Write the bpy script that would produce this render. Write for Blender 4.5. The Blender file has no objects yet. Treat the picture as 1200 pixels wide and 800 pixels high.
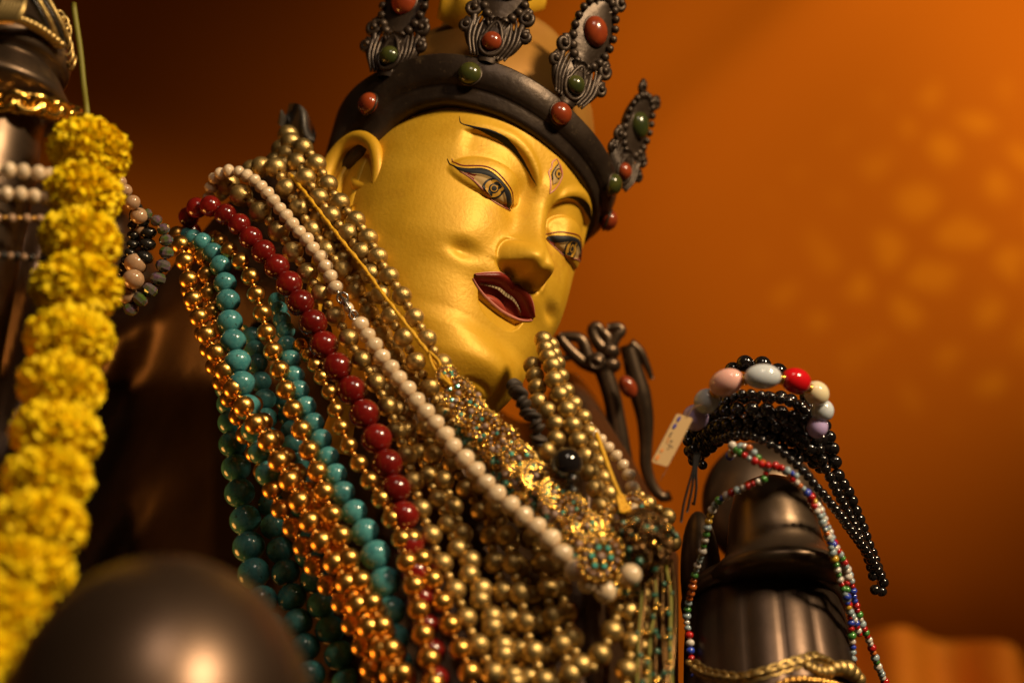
import bpy, math, random
import numpy as np
from mathutils import Vector, Matrix

random.seed(7); RNG = np.random.default_rng(7)
SC = bpy.context.scene
COL = SC.collection

# ------------------------------------------------------------------ camera
PITCH = math.radians(23.0)
FPX = 1667.0                       # focal length in photo pixels (50 mm, 36 mm sensor)
CAM0 = Vector((0.0, 0.0, 0.55))
RT = Vector((1, 0, 0)); FW = Vector((0, math.cos(PITCH), math.sin(PITCH))); UP = Vector((0, -math.sin(PITCH), math.cos(PITCH)))
def cs(X, Y, D):
    """right / up / away from the viewpoint, in metres -> world point"""
    return CAM0 + RT*X + UP*Y + FW*D
def at(x, y, d):
    """direction of a pixel of the 1200 x 800 photograph, d metres away -> world point"""
    return cs((x-600)/FPX*d, (400-y)/FPX*d, d)
cam_d = bpy.data.cameras.new('camera'); cam = bpy.data.objects.new('camera', cam_d); COL.objects.link(cam)
cam.location = CAM0; cam.rotation_euler = (math.pi/2+PITCH, 0, 0)
cam_d.lens = 50; cam_d.sensor_width = 36; cam_d.sensor_fit = 'HORIZONTAL'
cam_d.clip_start = 0.02; cam_d.clip_end = 60
cam_d.dof.use_dof = True; cam_d.dof.focus_distance = 0.592; cam_d.dof.aperture_fstop = 4.0
SC.camera = cam

# ------------------------------------------------------------------ world, lamps, exposure
world = bpy.data.worlds.new('World'); SC.world = world; world.use_nodes = True
bg = world.node_tree.nodes['Background']; bg.inputs['Color'].default_value = (1.0, 0.55, 0.22, 1); bg.inputs['Strength'].default_value = 0.018
def lamp(name, kind, loc, aim, power, color, size=None, angle=None, blend=.5, size_y=None):
    d = bpy.data.lights.new(name, kind); d.energy = power; d.color = color
    if kind == 'AREA':
        d.size = size
        if size_y: d.shape = 'RECTANGLE'; d.size_y = size_y
        else: d.shape = 'DISK'
    if kind == 'SPOT':
        d.spot_size = angle; d.spot_blend = blend; d.shadow_soft_size = size
    o = bpy.data.objects.new(name, d); COL.objects.link(o); o.location = loc
    o.rotation_euler = (Vector(aim)-Vector(loc)).to_track_quat('-Z', 'Y').to_euler()
    return o
WARM = (1.0, 0.76, 0.46)
HEADC = cs(0.0, 0.02, 0.65)
lamp('key_spotlight', 'SPOT', cs(0.80, 0.86, 0.02), HEADC, 88, WARM, size=0.11, angle=math.radians(62), blend=.3)
lamp('orange_side_lamp', 'AREA', cs(-0.62, -0.38, 0.60), cs(-.12, -.12, .62), 2.6, (1.0, 0.40, 0.07), size=0.30)
lamp('overhead_softbox', 'AREA', cs(0.12, 0.85, 0.05), cs(-.05, -.05, .5), 1.6, (1.0, 0.80, 0.60), size=0.26)
SC.view_settings.view_transform = 'Standard'; SC.view_settings.look = 'None'
SC.view_settings.exposure = 0; SC.view_settings.gamma = 1
SC.render.engine = 'CYCLES'
SC.cycles.use_denoising = True
SC.cycles.max_bounces = 8

# ------------------------------------------------------------------ helpers
def mat(name, color=(.5, .5, .5), rough=.5, metal=0.0, noise=0.0, nscale=40, color2=None, bump=0.0, bscale=200, coat=0.0, trans=0.0, ior=1.45, sss=0.0, obj=True, spec=.5, ramp=(.35, .65), rvar=0.0, sheen=0.0, detail=4, distort=0.0, ovar=0.0):
    m = bpy.data.materials.new(name); m.use_nodes = True
    nt = m.node_tree; N = nt.nodes; Lk = nt.links; b = N['Principled BSDF']
    b.inputs['Base Color'].default_value = (*color, 1); b.inputs['Roughness'].default_value = rough
    b.inputs['Metallic'].default_value = metal; b.inputs['Coat Weight'].default_value = coat
    b.inputs['Coat Roughness'].default_value = .08
    b.inputs['Transmission Weight'].default_value = trans; b.inputs['IOR'].default_value = ior
    b.inputs['Specular IOR Level'].default_value = spec
    if sss: b.inputs['Subsurface Weight'].default_value = sss; b.inputs['Subsurface Radius'].default_value = (.004, .003, .002); b.inputs['Subsurface Scale'].default_value = 1.0
    tc = N.new('ShaderNodeTexCoord'); src = tc.outputs['Object']
    if color2 is not None:
        oi = N.new('ShaderNodeObjectInfo')
        ad = N.new('ShaderNodeVectorMath'); ad.operation = 'MULTIPLY_ADD'
        Lk.new(oi.outputs['Random'], ad.inputs[0]); ad.inputs[1].default_value = (13.7, 7.1, 3.3); Lk.new(src, ad.inputs[2])
        n = N.new('ShaderNodeTexNoise'); n.inputs['Scale'].default_value = nscale; n.inputs['Detail'].default_value = detail; n.inputs['Distortion'].default_value = distort
        Lk.new(ad.outputs[0], n.inputs['Vector'])
        r = N.new('ShaderNodeValToRGB'); r.color_ramp.elements[0].position = ramp[0]; r.color_ramp.elements[1].position = ramp[1]
        r.color_ramp.elements[0].color = (*color, 1); r.color_ramp.elements[1].color = (*color2, 1)
        Lk.new(n.outputs['Fac'], r.inputs['Fac']); Lk.new(r.outputs['Color'], b.inputs['Base Color'])
        if rvar:
            mr = N.new('ShaderNodeMapRange'); mr.inputs['To Min'].default_value = rough-rvar; mr.inputs['To Max'].default_value = rough+rvar
            Lk.new(n.outputs['Fac'], mr.inputs['Value']); Lk.new(mr.outputs[0], b.inputs['Roughness'])
    if ovar and color2 is not None:
        o2 = N.new('ShaderNodeObjectInfo'); m3 = N.new('ShaderNodeMapRange'); m3.inputs['To Min'].default_value = 1-ovar; m3.inputs['To Max'].default_value = 1+ovar*.6
        Lk.new(o2.outputs['Random'], m3.inputs['Value']); hv = N.new('ShaderNodeHueSaturation'); Lk.new(m3.outputs[0], hv.inputs['Value']); Lk.new(r.outputs['Color'], hv.inputs['Color']); Lk.new(hv.outputs['Color'], b.inputs['Base Color'])
    if bump:
        n2 = N.new('ShaderNodeTexNoise'); n2.inputs['Scale'].default_value = bscale; n2.inputs['Detail'].default_value = 5
        Lk.new(src, n2.inputs['Vector'])
        bp = N.new('ShaderNodeBump'); bp.inputs['Strength'].default_value = bump; bp.inputs['Distance'].default_value = .001
        Lk.new(n2.outputs['Fac'], bp.inputs['Height']); Lk.new(bp.outputs['Normal'], b.inputs['Normal'])
    return m
class MB:
    """collects vertices and faces for ONE mesh object"""
    def __init__(s): s.v = []; s.f = []; s.mi = []; s.sm = []
    def add(s, verts, faces, mi=0, smooth=True):
        o = len(s.v); s.v.extend([tuple(v) for v in verts]); s.f.extend([tuple(i+o for i in f) for f in faces])
        s.mi.extend([mi]*len(faces)); s.sm.extend([smooth]*len(faces))
    def grid(s, P, close_u=False, close_v=False, mi=0, flip=False):
        """P[i][j] points"""
        nu, nv = len(P), len(P[0]); fs = []
        for i in range(nu if close_u else nu-1):
            for j in range(nv if close_v else nv-1):
                a = i*nv+j; b_ = ((i+1) % nu)*nv+j; c = ((i+1) % nu)*nv+(j+1) % nv; d = i*nv+(j+1) % nv
                fs.append((a, d, c, b_) if flip else (a, b_, c, d))
        s.add([p for row in P for p in row], fs, mi)
    def tube(s, pts, rad, n=10, mi=0, cap=True, closed=False):
        pts = [Vector(p) for p in pts]; k = len(pts)
        if not hasattr(rad, '__len__'): rad = [rad]*k
        rows = []; prev = None
        for i, p in enumerate(pts):
            if closed: t = (pts[(i+1) % k]-pts[i-1]).normalized()
            else: t = (pts[min(i+1, k-1)]-pts[max(i-1, 0)]).normalized()
            if prev is None:
                a = Vector((0, 0, 1)) if abs(t.z) < .9 else Vector((1, 0, 0)); nrm = (a-t*a.dot(t)).normalized()
            else:
                nrm = prev-t*prev.dot(t); nrm = nrm.normalized() if nrm.length > 1e-9 else t.orthogonal().normalized()
            prev = nrm; bi = t.cross(nrm)
            rows.append([p+(nrm*math.cos(2*math.pi*j/n)+bi*math.sin(2*math.pi*j/n))*rad[i] for j in range(n)])
        s.grid(rows, close_u=closed, close_v=True, mi=mi)
        if cap and not closed:
            o = len(s.v)-k*n
            s.f.append(tuple(o+j for j in range(n))[::-1]); s.f.append(tuple(o+(k-1)*n+j for j in range(n)))
            s.mi += [mi, mi]; s.sm += [True, True]
    def ball(s, c, r, n=14, mi=0, M=None, sq=(1, 1, 1)):
        """sphere / spheroid at c, optional 3x3 matrix"""
        m = n//2; vs = [Vector((0, 0, 1))]; fs = []
        for i in range(1, m):
            th = math.pi*i/m
            for j in range(n):
                ph = 2*math.pi*j/n; vs.append(Vector((math.sin(th)*math.cos(ph), math.sin(th)*math.sin(ph), math.cos(th))))
        vs.append(Vector((0, 0, -1))); e = len(vs)-1
        for j in range(n):
            fs.append((0, 1+j, 1+(j+1) % n)); fs.append((e, 1+(m-2)*n+(j+1) % n, 1+(m-2)*n+j))
            for i in range(m-2):
                a = 1+i*n; fs.append((a+j, a+n+j, a+n+(j+1) % n, a+(j+1) % n))
        c = Vector(c); out = []
        for v in vs:
            w = Vector((v.x*r*sq[0], v.y*r*sq[1], v.z*r*sq[2]))
            out.append(c+(M @ w if M is not None else w))
        s.add(out, fs, mi)
    def lathe(s, prof, n=48, mi=0, M=None, c=(0, 0, 0), mod=None):
        """prof: (radius, height) pairs about local z"""
        c = Vector(c); rows = []
        for k, (r, h) in enumerate(prof):
            row = []
            for j in range(n):
                ph = 2*math.pi*j/n; rr = r*(mod(ph, k/(len(prof)-1)) if mod else 1)
                w = Vector((rr*math.cos(ph), rr*math.sin(ph), h)); row.append(c+(M @ w if M is not None else w))
            rows.append(row)
        s.grid(rows, close_v=True, mi=mi)
    def torus(s, c, R, r, M=None, n=20, k=8, mi=0, sq=(1, 1)):
        c = Vector(c); pts = []
        for i in range(n):
            a = 2*math.pi*i/n; w = Vector((R*sq[0]*math.cos(a), R*sq[1]*math.sin(a), 0)); pts.append(c+(M @ w if M is not None else w))
        s.tube(pts, r, k, mi, closed=True)
    def build(s, name, mats, parent=None):
        me = bpy.data.meshes.new(name)
        V = [Vector(v) for v in s.v]
        o = bpy.data.objects.new(name, me)
        base = Vector((0, 0, 0))
        if V:
            base = sum(V, Vector((0, 0, 0)))/len(V)
        me.from_pydata([v-base for v in V], [], s.f)
        if not isinstance(mats, (list, tuple)): mats = [mats]
        for m in mats: me.materials.append(m)
        me.polygons.foreach_set('material_index', s.mi); me.polygons.foreach_set('use_smooth', s.sm)
        me.update()
        COL.objects.link(o)
        place(o, base, parent)
        return o
def place(o, base, parent=None):
    """world position base for o, under parent (parents carry no rotation or scale)"""
    if parent is not None:
        o.parent = parent; o.location = Vector(base)-world_loc(parent)
    else: o.location = base
def world_loc(o):
    p = Vector(o.location)
    while o.parent is not None:
        o = o.parent; p = p+Vector(o.location)
    return p
def tag(o, label, cat, group=None):
    o['label'] = label; o['category'] = cat
    if group: o['group'] = group
    return o
def thing(name, label, cat, loc, group=None):
    o = bpy.data.objects.new(name, None); COL.objects.link(o); o.location = loc; o.empty_display_size = .01
    return tag(o, label, cat, group)
def frame(nrm, up=Vector((0, 0, 1))):
    """3x3 matrix whose z looks along nrm and whose y is close to up"""
    z = Vector(nrm).normalized(); y = (Vector(up)-z*Vector(up).dot(z))
    if y.length < 1e-6: y = z.orthogonal()
    y.normalize(); x = y.cross(z)
    return Matrix((x, y, z)).transposed()
def crv(pts, n, closed=False):
    """Catmull-Rom through points (any dimension) sampled n times evenly by arc length"""
    P = np.array(pts, float)
    if len(P) == 2 and not closed: return P[0]+(P[1]-P[0])*np.linspace(0, 1, n)[:, None]
    if closed: Q = np.vstack([P[-1], P, P[0], P[1]])
    else: Q = np.vstack([2*P[0]-P[1], P, 2*P[-1]-P[-2]])
    out = []
    for i in range(1, len(Q)-2):
        t = np.linspace(0, 1, 16, endpoint=False)[:, None]
        a, b_, c, d = Q[i-1], Q[i], Q[i+1], Q[i+2]
        out.append(.5*((2*b_)+(-a+c)*t+(2*a-5*b_+4*c-d)*t**2+(-a+3*b_-3*c+d)*t**3))
    out.append(Q[-2][None]); S = np.vstack(out)
    L = np.concatenate([[0], np.cumsum(np.linalg.norm(np.diff(S, axis=0), axis=1))])
    s = np.linspace(0, L[-1], n)
    return np.stack([np.interp(s, L, S[:, k]) for k in range(S.shape[1])], 1)

# ------------------------------------------------------------------ materials
M = {}
M['gold_face'] = mat('gilded_skin', (.62, .335, .014), .50, .20, color2=(.70, .395, .024), nscale=60, bump=.16, bscale=620, rvar=.05)
M['bronze'] = mat('dark_bronze', (.17, .115, .075), .36, .85, color2=(.085, .055, .035), nscale=30, bump=.08, bscale=150, rvar=.08)
M['crown'] = mat('blackened_bronze', (.036, .023, .016), .40, .5, color2=(.062, .040, .026), nscale=50, bump=.25, bscale=300, rvar=.08)
M['coral'] = mat('coral_stone', (.30, .050, .012), .22, 0, color2=(.17, .024, .008), nscale=90, coat=.5)
M['jade'] = mat('green_stone', (.07, .07, .012), .22, 0, color2=(.03, .04, .012), nscale=120, coat=.5)
M['black_line'] = mat('black_paint', (.017, .017, .019), .5, spec=.2)
M['red_line'] = mat('red_paint', (.16, .012, .012), .4)
M['pink_line'] = mat('pink_paint', (.55, .20, .15), .4)
M['lip'] = mat('dark_red_lacquer', (.17, .014, .008), .34, color2=(.21, .022, .011), nscale=80)
M['mouth_in'] = mat('mouth_red', (.24, .03, .012), .45)
M['tongue'] = mat('tongue_red', (.34, .055, .03), .35)
M['tooth'] = mat('ivory_paint', (.50, .38, .20), .4)
M['sclera'] = mat('eye_white', (.40, .26, .10), .5, spec=.2)
M['iris'] = mat('amber_iris', (.50, .26, .03), .45, spec=.2)
M['hat'] = mat('ochre_cloth', (.42, .20, .035), .5, .3, color2=(.34, .15, .025), nscale=30)

# ------------------------------------------------------------------ backdrop
wall_m = mat('orange_wall_light_patches', (.42, .12, .012), .8, 0.0, spec=.05)  # plain orange cloth; soft patches of light are painted into its colour below
M['robe'] = mat('robe_bronze', (.085, .045, .022), .42, .55, color2=(.045, .022, .012), nscale=25, bump=.1, bscale=120, rvar=.08)
M['antique'] = mat('antique_gold', (.50, .33, .115), .40, .90, color2=(.60, .42, .155), nscale=3.0, bump=.25, bscale=7, rvar=.08, ovar=.22)
M['polished'] = mat('polished_gold', (.70, .38, .085), .31, 1.0, color2=(.80, .44, .11), nscale=2.0, rvar=.06, ovar=.15)
M['pearl'] = mat('cream_pearl', (.68, .50, .31), .20, 0.0, color2=(.76, .58, .38), nscale=1.6, coat=.6, bump=.25, bscale=2.2, ovar=.12)
M['red_bead'] = mat('oxblood_stone', (.13, .005, .004), .20, 0, color2=(.19, .009, .006), nscale=2.2, coat=.6, spec=.5, ovar=.25)
M['turquoise'] = mat('turquoise_stone', (.042, .20, .22), .22, 0, color2=(.08, .29, .30), nscale=2.4, coat=.4, distort=.8, ovar=.25)
M['onyx'] = mat('black_onyx', (.010, .008, .008), .07, 0, coat=.7, spec=.6)
M['peach'] = mat('peach_pearl', (.40, .23, .12), .22, 0, color2=(.46, .28, .16), nscale=2, coat=.4)
M['hematite'] = mat('hematite_bead', (.05, .045, .04), .22, .7)
M['crystal'] = mat('green_crystal', (.10, .16, .03), .06, .35, color2=(.22, .12, .20), nscale=1.2, coat=.8)
M['cord'] = mat('thin_cord', (.12, .055, .02), .7)
M['black_cord'] = mat('black_thread', (.012, .01, .01), .7)
M['yellow_thread'] = mat('yellow_thread', (.72, .38, .012), .6, bump=.6, bscale=900)
M['silver'] = mat('silver_clasp', (.55, .50, .45), .25, .95)
for g, c in dict(red=(.45, .012, .01), white=(.62, .56, .50), blue=(.03, .06, .45), green=(.06, .22, .04), yellow=(.55, .32, .03), clear=(.30, .38, .42), orange=(.50, .12, .02)).items():
    M['seed_'+g] = mat('glass_'+g, c, .10, 0, coat=.8, spec=.6)
for g, c in dict(lavender=(.52, .40, .72), paleblue=(.60, .64, .70), pink=(.86, .48, .42), cherry=(.60, .008, .012), cream=(.80, .68, .44)).items():
    M['gem_'+g] = mat('gem_'+g+'_stone', c, .16, 0, coat=.5, sss=.25)
M['filigree'] = mat('bright_gilt', (.85, .50, .10), .20, 1.0)
M['rhinestone'] = mat('aqua_rhinestone', (.10, .55, .50), .06, .15, coat=1.0)
M['smoke_stone'] = mat('smoky_stone', (.30, .20, .16), .3, 0, coat=.4)
M['petal'] = mat('marigold_petal', (.97, .76, .008), .6, 0, color2=(.95, .66, .004), nscale=140, spec=.2)
M['stem'] = mat('green_string', (.20, .18, .02), .6)
M['tag_card'] = mat('tag_card', (.58, .38, .18), .5)
M['tag_blue'] = mat('tag_blue_ink', (.06, .06, .30), .5); M['tag_orange'] = mat('tag_orange_ink', (.75, .25, .05), .5); M['tag_grey'] = mat('tag_grey_ink', (.22, .16, .10), .5)
M['seedpod'] = mat('grey_seed', (.035, .025, .019), .6, .2, color2=(.06, .043, .033), nscale=3, bump=.5, bscale=6)
M['leaf'] = mat('withered_leaf', (.055, .045, .04), .45, .3, color2=(.09, .075, .06), nscale=80)
M['seed_green2'] = mat('teal_glass', (.03, .13, .09), .12, 0, coat=.8)
M['dark_sequin'] = mat('dark_sequin', (.10, .055, .02), .25, .8, color2=(.20, .10, .03), nscale=300)
M['knee'] = mat('knee_bronze', (.17, .11, .075), .36, .88, color2=(.085, .052, .036), nscale=14, bump=.05, bscale=90)

def speckle(m, scale, lo, hi, dark):
    """small worn specks of another colour"""
    nt = m.node_tree; N = nt.nodes; Lk = nt.links; b = N['Principled BSDF']; old = b.inputs['Base Color'].links[0].from_socket
    tc = N.new('ShaderNodeTexCoord'); n = N.new('ShaderNodeTexNoise'); n.inputs['Scale'].default_value = scale; n.inputs['Detail'].default_value = 6; n.inputs['Roughness'].default_value = .7
    Lk.new(tc.outputs['Object'], n.inputs['Vector']); mr = N.new('ShaderNodeMapRange'); mr.inputs['From Min'].default_value = lo; mr.inputs['From Max'].default_value = hi
    Lk.new(n.outputs['Fac'], mr.inputs['Value']); mx = N.new('ShaderNodeMix'); mx.data_type = 'RGBA'; Lk.new(mr.outputs[0], mx.inputs['Factor']); Lk.new(old, mx.inputs['A']); mx.inputs['B'].default_value = (*dark, 1)
    Lk.new(mx.outputs['Result'], b.inputs['Base Color'])
speckle(M['gold_face'], 330, .66, .74, (.22, .10, .012)); speckle(M['gold_face'], 38, .58, .80, (.46, .20, .012))
speckle(M['crown'], 160, .60, .72, (.15, .10, .055)); speckle(M['antique'], 5.0, .62, .74, (.16, .09, .03)); speckle(M['turquoise'], 3.4, .60, .66, (.03, .035, .02))
speckle(M['bronze'], 60, .60, .75, (.26, .17, .09)); speckle(M['knee'], 45, .62, .75, (.28, .19, .12))
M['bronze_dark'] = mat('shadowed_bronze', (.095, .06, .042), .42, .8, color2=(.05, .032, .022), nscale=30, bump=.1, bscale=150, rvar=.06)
# ---- head shape: a carved face as a function (x across, z up) -> depth ----
def spl(xs, ys):
    xs = np.array(xs, float); ys = np.array(ys, float)
    o = np.argsort(xs); xs = xs[o]; ys = ys[o]
    h = np.diff(xs); d = np.diff(ys) / h
    m = np.empty_like(xs); m[0] = d[0]; m[-1] = d[-1]
    for i in range(1, len(xs) - 1):
        m[i] = 0 if d[i-1]*d[i] <= 0 else 2*d[i-1]*d[i]/(d[i-1]+d[i])
    def f(t):
        t = np.clip(t, xs[0], xs[-1])
        i = np.clip(np.searchsorted(xs, t) - 1, 0, len(xs) - 2)
        u = (t - xs[i]) / h[i]
        return ((2*u**3-3*u**2+1)*ys[i] + (u**3-2*u**2+u)*h[i]*m[i]
                + (-2*u**3+3*u**2)*ys[i+1] + (u**3-u**2)*h[i]*m[i+1])
    return f
def ss(a, b, t):
    u = np.clip((t - a) / (b - a), 0, 1)
    return u*u*(3-2*u)
def gs(x, z, cx, cz, sx, sz):
    return np.exp(-0.5*(((x-cx)/sx)**2 + ((z-cz)/sz)**2))
W_of = spl([-170,-150,-134,-124,-112,-98,-85,-68,-45,-20,10,40,70,95,115,128,134],
           [40,40,41,43,48,55,63,72,80,83,85,82,74,63,46,26,2])
F_of = spl([-170,-150,-138,-130,-122,-112,-100,-88,-75,-55,-30,-5,12,30,50,75,95,115,128,134],
           [22,28,38,50,62,75,82,81,76,75,80,80,81,87,89,85,76,54,30,2])
B_of = spl([-170,-150,-128,-98,-60,-20,30,70,95,115,128,134],
           [46,46,46,50,66,82,90,84,72,52,28,2])
nose_h = spl([38,30,20,8,-6,-16,-23,-28.5,-32,-34.5,-37.5,-40.5],
             [0,2.5,5,8.5,12.5,17,20.2,21,20,17,5,0])
nose_w = spl([38,20,5,-10,-25,-35,-48],[5,5.5,6.5,7.2,8.6,9.4,9.4])
brow_z = spl([0,8,10,16,23,31,38,50,60,66,76],[20,23,25.5,32,37.5,41.5,43.5,44,43,40,34])
def inside(poly, x, z):
    """signed distance to a closed polygon: negative inside"""
    d = np.full(x.shape, 1e9); s = np.zeros(x.shape, bool); n = len(poly)
    for i in range(n):
        ax_, az_ = poly[i]; bx, bz = poly[(i+1) % n]
        ex, ez = bx-ax_, bz-az_; px, pz = x-ax_, z-az_
        t = np.clip((px*ex+pz*ez)/(ex*ex+ez*ez+1e-9), 0, 1)
        d = np.minimum(d, (px-t*ex)**2+(pz-t*ez)**2)
        c = ((az_ > z) != (bz > z)) & (x < (bx-ax_)*(z-az_)/((bz-az_) if abs(bz-az_) > 1e-9 else 1e-9)+ax_)
        s ^= c
    d = np.sqrt(d)
    return np.where(s, -d, d)
def relief(x, z):
    ax = np.abs(x)
    r = np.zeros_like(x)
    # cheeks, chin, jowl
    r += 6.0*gs(ax, z, 46, -24, 22, 24)
    r += 3.5*gs(x, z, 0, -97, 17, 9)
    r += 1.5*gs(ax, z, 30, -70, 15, 15)
    r -= 2.0*gs(x, z, 0, -84, 20, 5)
    r -= 5.0*gs(ax, z, 41, -38.5, 6.0, 3.6)      # smile dimple
    r -= 1.2*gs(ax, z, 33, -33, 7, 6)
    r += 3.5*gs(ax, z, 13, -45, 10, 6)
    r -= 1.4*np.exp(-((z+112+.012*x*x)/1.6)**2)*(1-ss(8, 16, ax))   # crease under the chin
    # eye socket under a sharp brow edge
    zb = brow_z(ax)
    t = zb - z
    side = ss(6, 14, ax) * (1 - ss(54, 64, ax))
    r -= 5.0*side*ss(-0.3, 2.6, t)*np.exp(-(np.maximum(t, 0)/20.0)**2)
    r += 2.0*side*np.exp(-((t+3.0)/4.5)**2)
    r -= 3.5*gs(ax, z, 18, 10, 5, 8)             # inner corner hollow
    # upper lid dome
    q = ((ax-38)/25.0)**2 + ((z-12.0)/np.where(z > 12, 15.5, 11.5))**2
    r += 6.5*np.sqrt(np.clip(1-q, 0, 1))*ss(0, .15, np.clip(1-q, 0, 1))
    # nose
    w = nose_w(z)
    r += nose_h(z)*np.exp(-0.5*np.abs(x/w)**2.4)
    al = gs(ax, z, 12.0, -28.0, 5.2, 6.2)
    r += 10.0*al*ss(-37.5, -33.5, z)
    r -= 2.2*np.exp(-((np.hypot(ax-10.6, (z+28.5)*.95)-10.6)/1.5)**2)*ss(9, 14, ax)*(1-ss(-20, -16, z))
    r -= 6.0*gs(ax, z, 7.5, -36.3, 3.4, 2.2)       # nostril
    # third eye
    r += 1.4*gs(x, z, 0, 37, 6, 11)
    return r
MX = -1.5                                    # the mouth sits a little off the middle
def sym(pts): return [(MX-d, z) for d, z in reversed(pts) if d > 0]+[(MX+d, z) for d, z in pts]
LIP_OUT = sym([(0,-41.2),(6,-40.0),(12,-41.2),(18,-44.3),(23,-47.0),(28,-50.0)])
LIP_IN = sym([(0,-45.0),(7,-44.8),(13,-46.4),(19,-49.0),(26.5,-51.6)])
LIP_LOW = sym([(0,-59.2),(8,-58.8),(16,-57.6),(22,-55.4),(27,-52.6)])
LIP_BOT = sym([(0,-61.2),(8,-60.8),(16,-59.4),(22,-56.9),(27.8,-53.2)])
LID_UP = [(-64.3,17.6),(-61.1,13.3),(-58.2,12.5),(-54.3,13.5),(-50.1,15.6),(-46.1,16.4),(-42.3,15.8),(-36.8,13.7),(-31.5,11.3),(-25.5,8.5),(-20.7,6.1),(-18.1,3.0)]
LID_LO = [(-64.3,17.4),(-61.5,12.8),(-58.4,9.9),(-55.0,9.6),(-50.9,10.9),(-47.0,11.9),(-42.6,11.9),(-37.3,10.4),(-33.1,8.0),(-28.9,5.0),(-24.9,3.0),(-18.1,2.6)]
EYE_LOW = [(-58.4,9.6),(-54.0,7.7),(-49.7,5.4),(-45.5,3.2),(-40.9,1.5),(-34.2,0.2),(-27.9,0.4),(-20.8,2.0),(-18.1,2.6)]
CREASE = [(-62.3,18.5),(-60.7,15.4),(-57.7,14.3),(-52.5,16.3),(-47.2,18.1),(-41.8,17.9),(-36.1,15.6),(-30.7,13.1),(-24.3,10.6),(-19.4,7.1),(-16.6,5.0)]
EYE_TOP = [p for p in LID_LO if p[0] > -58.5]
BROW_UP = [(-64.5,51.1),(-63.3,45.9),(-60.1,44.9),(-56.0,44.6),(-50.9,45.0),(-45.8,44.6),(-39.3,43.4),(-32.5,41.1),(-24.3,36.9),(-18.3,32.7),(-13.6,28.6),(-10.0,25.0)]
BROW_LO = [(-64.5,50.9),(-63.5,45.3),(-58.8,43.4),(-53.3,43.0),(-47.2,42.4),(-41.6,41.9),(-35.3,40.6),(-28.8,38.2),(-22.2,34.7),(-16.9,31.1),(-12.9,27.7),(-10.0,25.0)]
def mir(pts): return [(-2.0-x, z) for x, z in pts]
POLY = {'mouth': LIP_IN+LIP_LOW[::-1], 'eye_n': EYE_TOP+EYE_LOW[::-1], 'eye_f': mir(EYE_TOP+EYE_LOW[::-1]),
        'facet': sym([(0,-61.2),(8,-60.8),(16,-59.4),(21,-57.4)])+sym([(0,-71),(9,-70.5),(14,-68),(18,-64)])[::-1]}
def carve(x, z):
    r = np.zeros_like(x)
    for k, dep, soft in (('eye_n', 1.8, 1.5), ('eye_f', 1.8, 1.5), ('mouth', 7.0, 2.4), ('facet', 3.6, 1.0)):
        p = POLY[k]
        xs_ = [a for a, b in p]; zs_ = [b for a, b in p]
        m = (x > min(xs_)-4) & (x < max(xs_)+4) & (z > min(zs_)-4) & (z < max(zs_)+4)
        if m.any():
            d = inside(p, x[m], z[m])
            g = dep*ss(0, soft, -d)
            if k == 'facet': g = g*np.clip((z[m]+72)/11.0, 0, 1)
            r[m] += g
    return r
def head_point(x, z, carved=True):
    """front surface: depth y (negative = forward) for x across and z up"""
    W = W_of(z); F = F_of(z)
    u = np.clip(np.abs(x)/W, 0, .9999)
    y = -F*(1-u**2.25)**(1/2.25)
    fade = 1-ss(.86, .99, u)
    y = y - relief(x, z)*fade
    if carved: y = y + carve(x, z)*fade
    return y
# ------------------------------------------------------------------ statue: head
HS = 0.672e-3
HO = Vector((-0.0297, 0.0414, 0.650))
HX = Vector((.66855, -.46693, .57881)); HZ = Vector((.25095, .87431, .41546)); HY = Vector((-.70005, -.13250, .70170))
def hp(x, y, z):
    """head coordinates (across, back, up) -> world"""
    c = HO+(HX*x+HY*y+HZ*z)*HS
    return cs(c.x, c.y, c.z)
def hdir(x, y, z):
    c = HX*x+HY*y+HZ*z
    return (RT*c.x+UP*c.y+FW*c.z).normalized()
SKIN = head_point
def on_face(x, z, off=0.0):
    """points on the carved face, lifted by off along its forward direction"""
    x = np.asarray(x, float); z = np.asarray(z, float)
    y = SKIN(x, z)-off
    return [hp(a, b, c) for a, b, c in zip(x.ravel(), y.ravel(), z.ravel())]
statue = thing('deity_statue', 'gilded serene face and dark bronze robed body of a seated deity statue draped in beads', 'statue', cs(-.02, -.6, .66))
# head shell
zz = np.concatenate([np.linspace(-170, -134, 20, endpoint=False), np.linspace(-134, 66, 320, endpoint=False), np.linspace(66, 134, 40)])
tf = np.linspace(-math.pi/2, math.pi/2, 320)
# denser angles near the middle of the face
tf = np.interp(np.linspace(0, 1, 320), [0, .12, .88, 1], [-math.pi/2, -1.15, 1.15, math.pi/2])
tb = np.linspace(math.pi/2, 3*math.pi/2, 60)[1:-1]
Z, T = np.meshgrid(zz, tf, indexing='ij')
xs = W_of(Z)*np.sign(np.sin(T))*np.abs(np.sin(T))**(2/2.25)
ys = head_point(xs, Z)
Zb, Tb = np.meshgrid(zz, tb, indexing='ij')
xb = W_of(Zb)*np.sin(Tb); yb = -B_of(Zb)*np.cos(Tb)
X = np.hstack([xs, xb]); Y = np.hstack([ys, yb]); ZZ = np.hstack([Z, Zb])
h = MB(); h.grid([[hp(X[i, j], Y[i, j], ZZ[i, j]) for j in range(X.shape[1])] for i in range(X.shape[0])], close_v=True)
head = h.build('head', M['gold_face'], statue)
head['label'] = 'round gilded face with an open smiling mouth'
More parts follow.
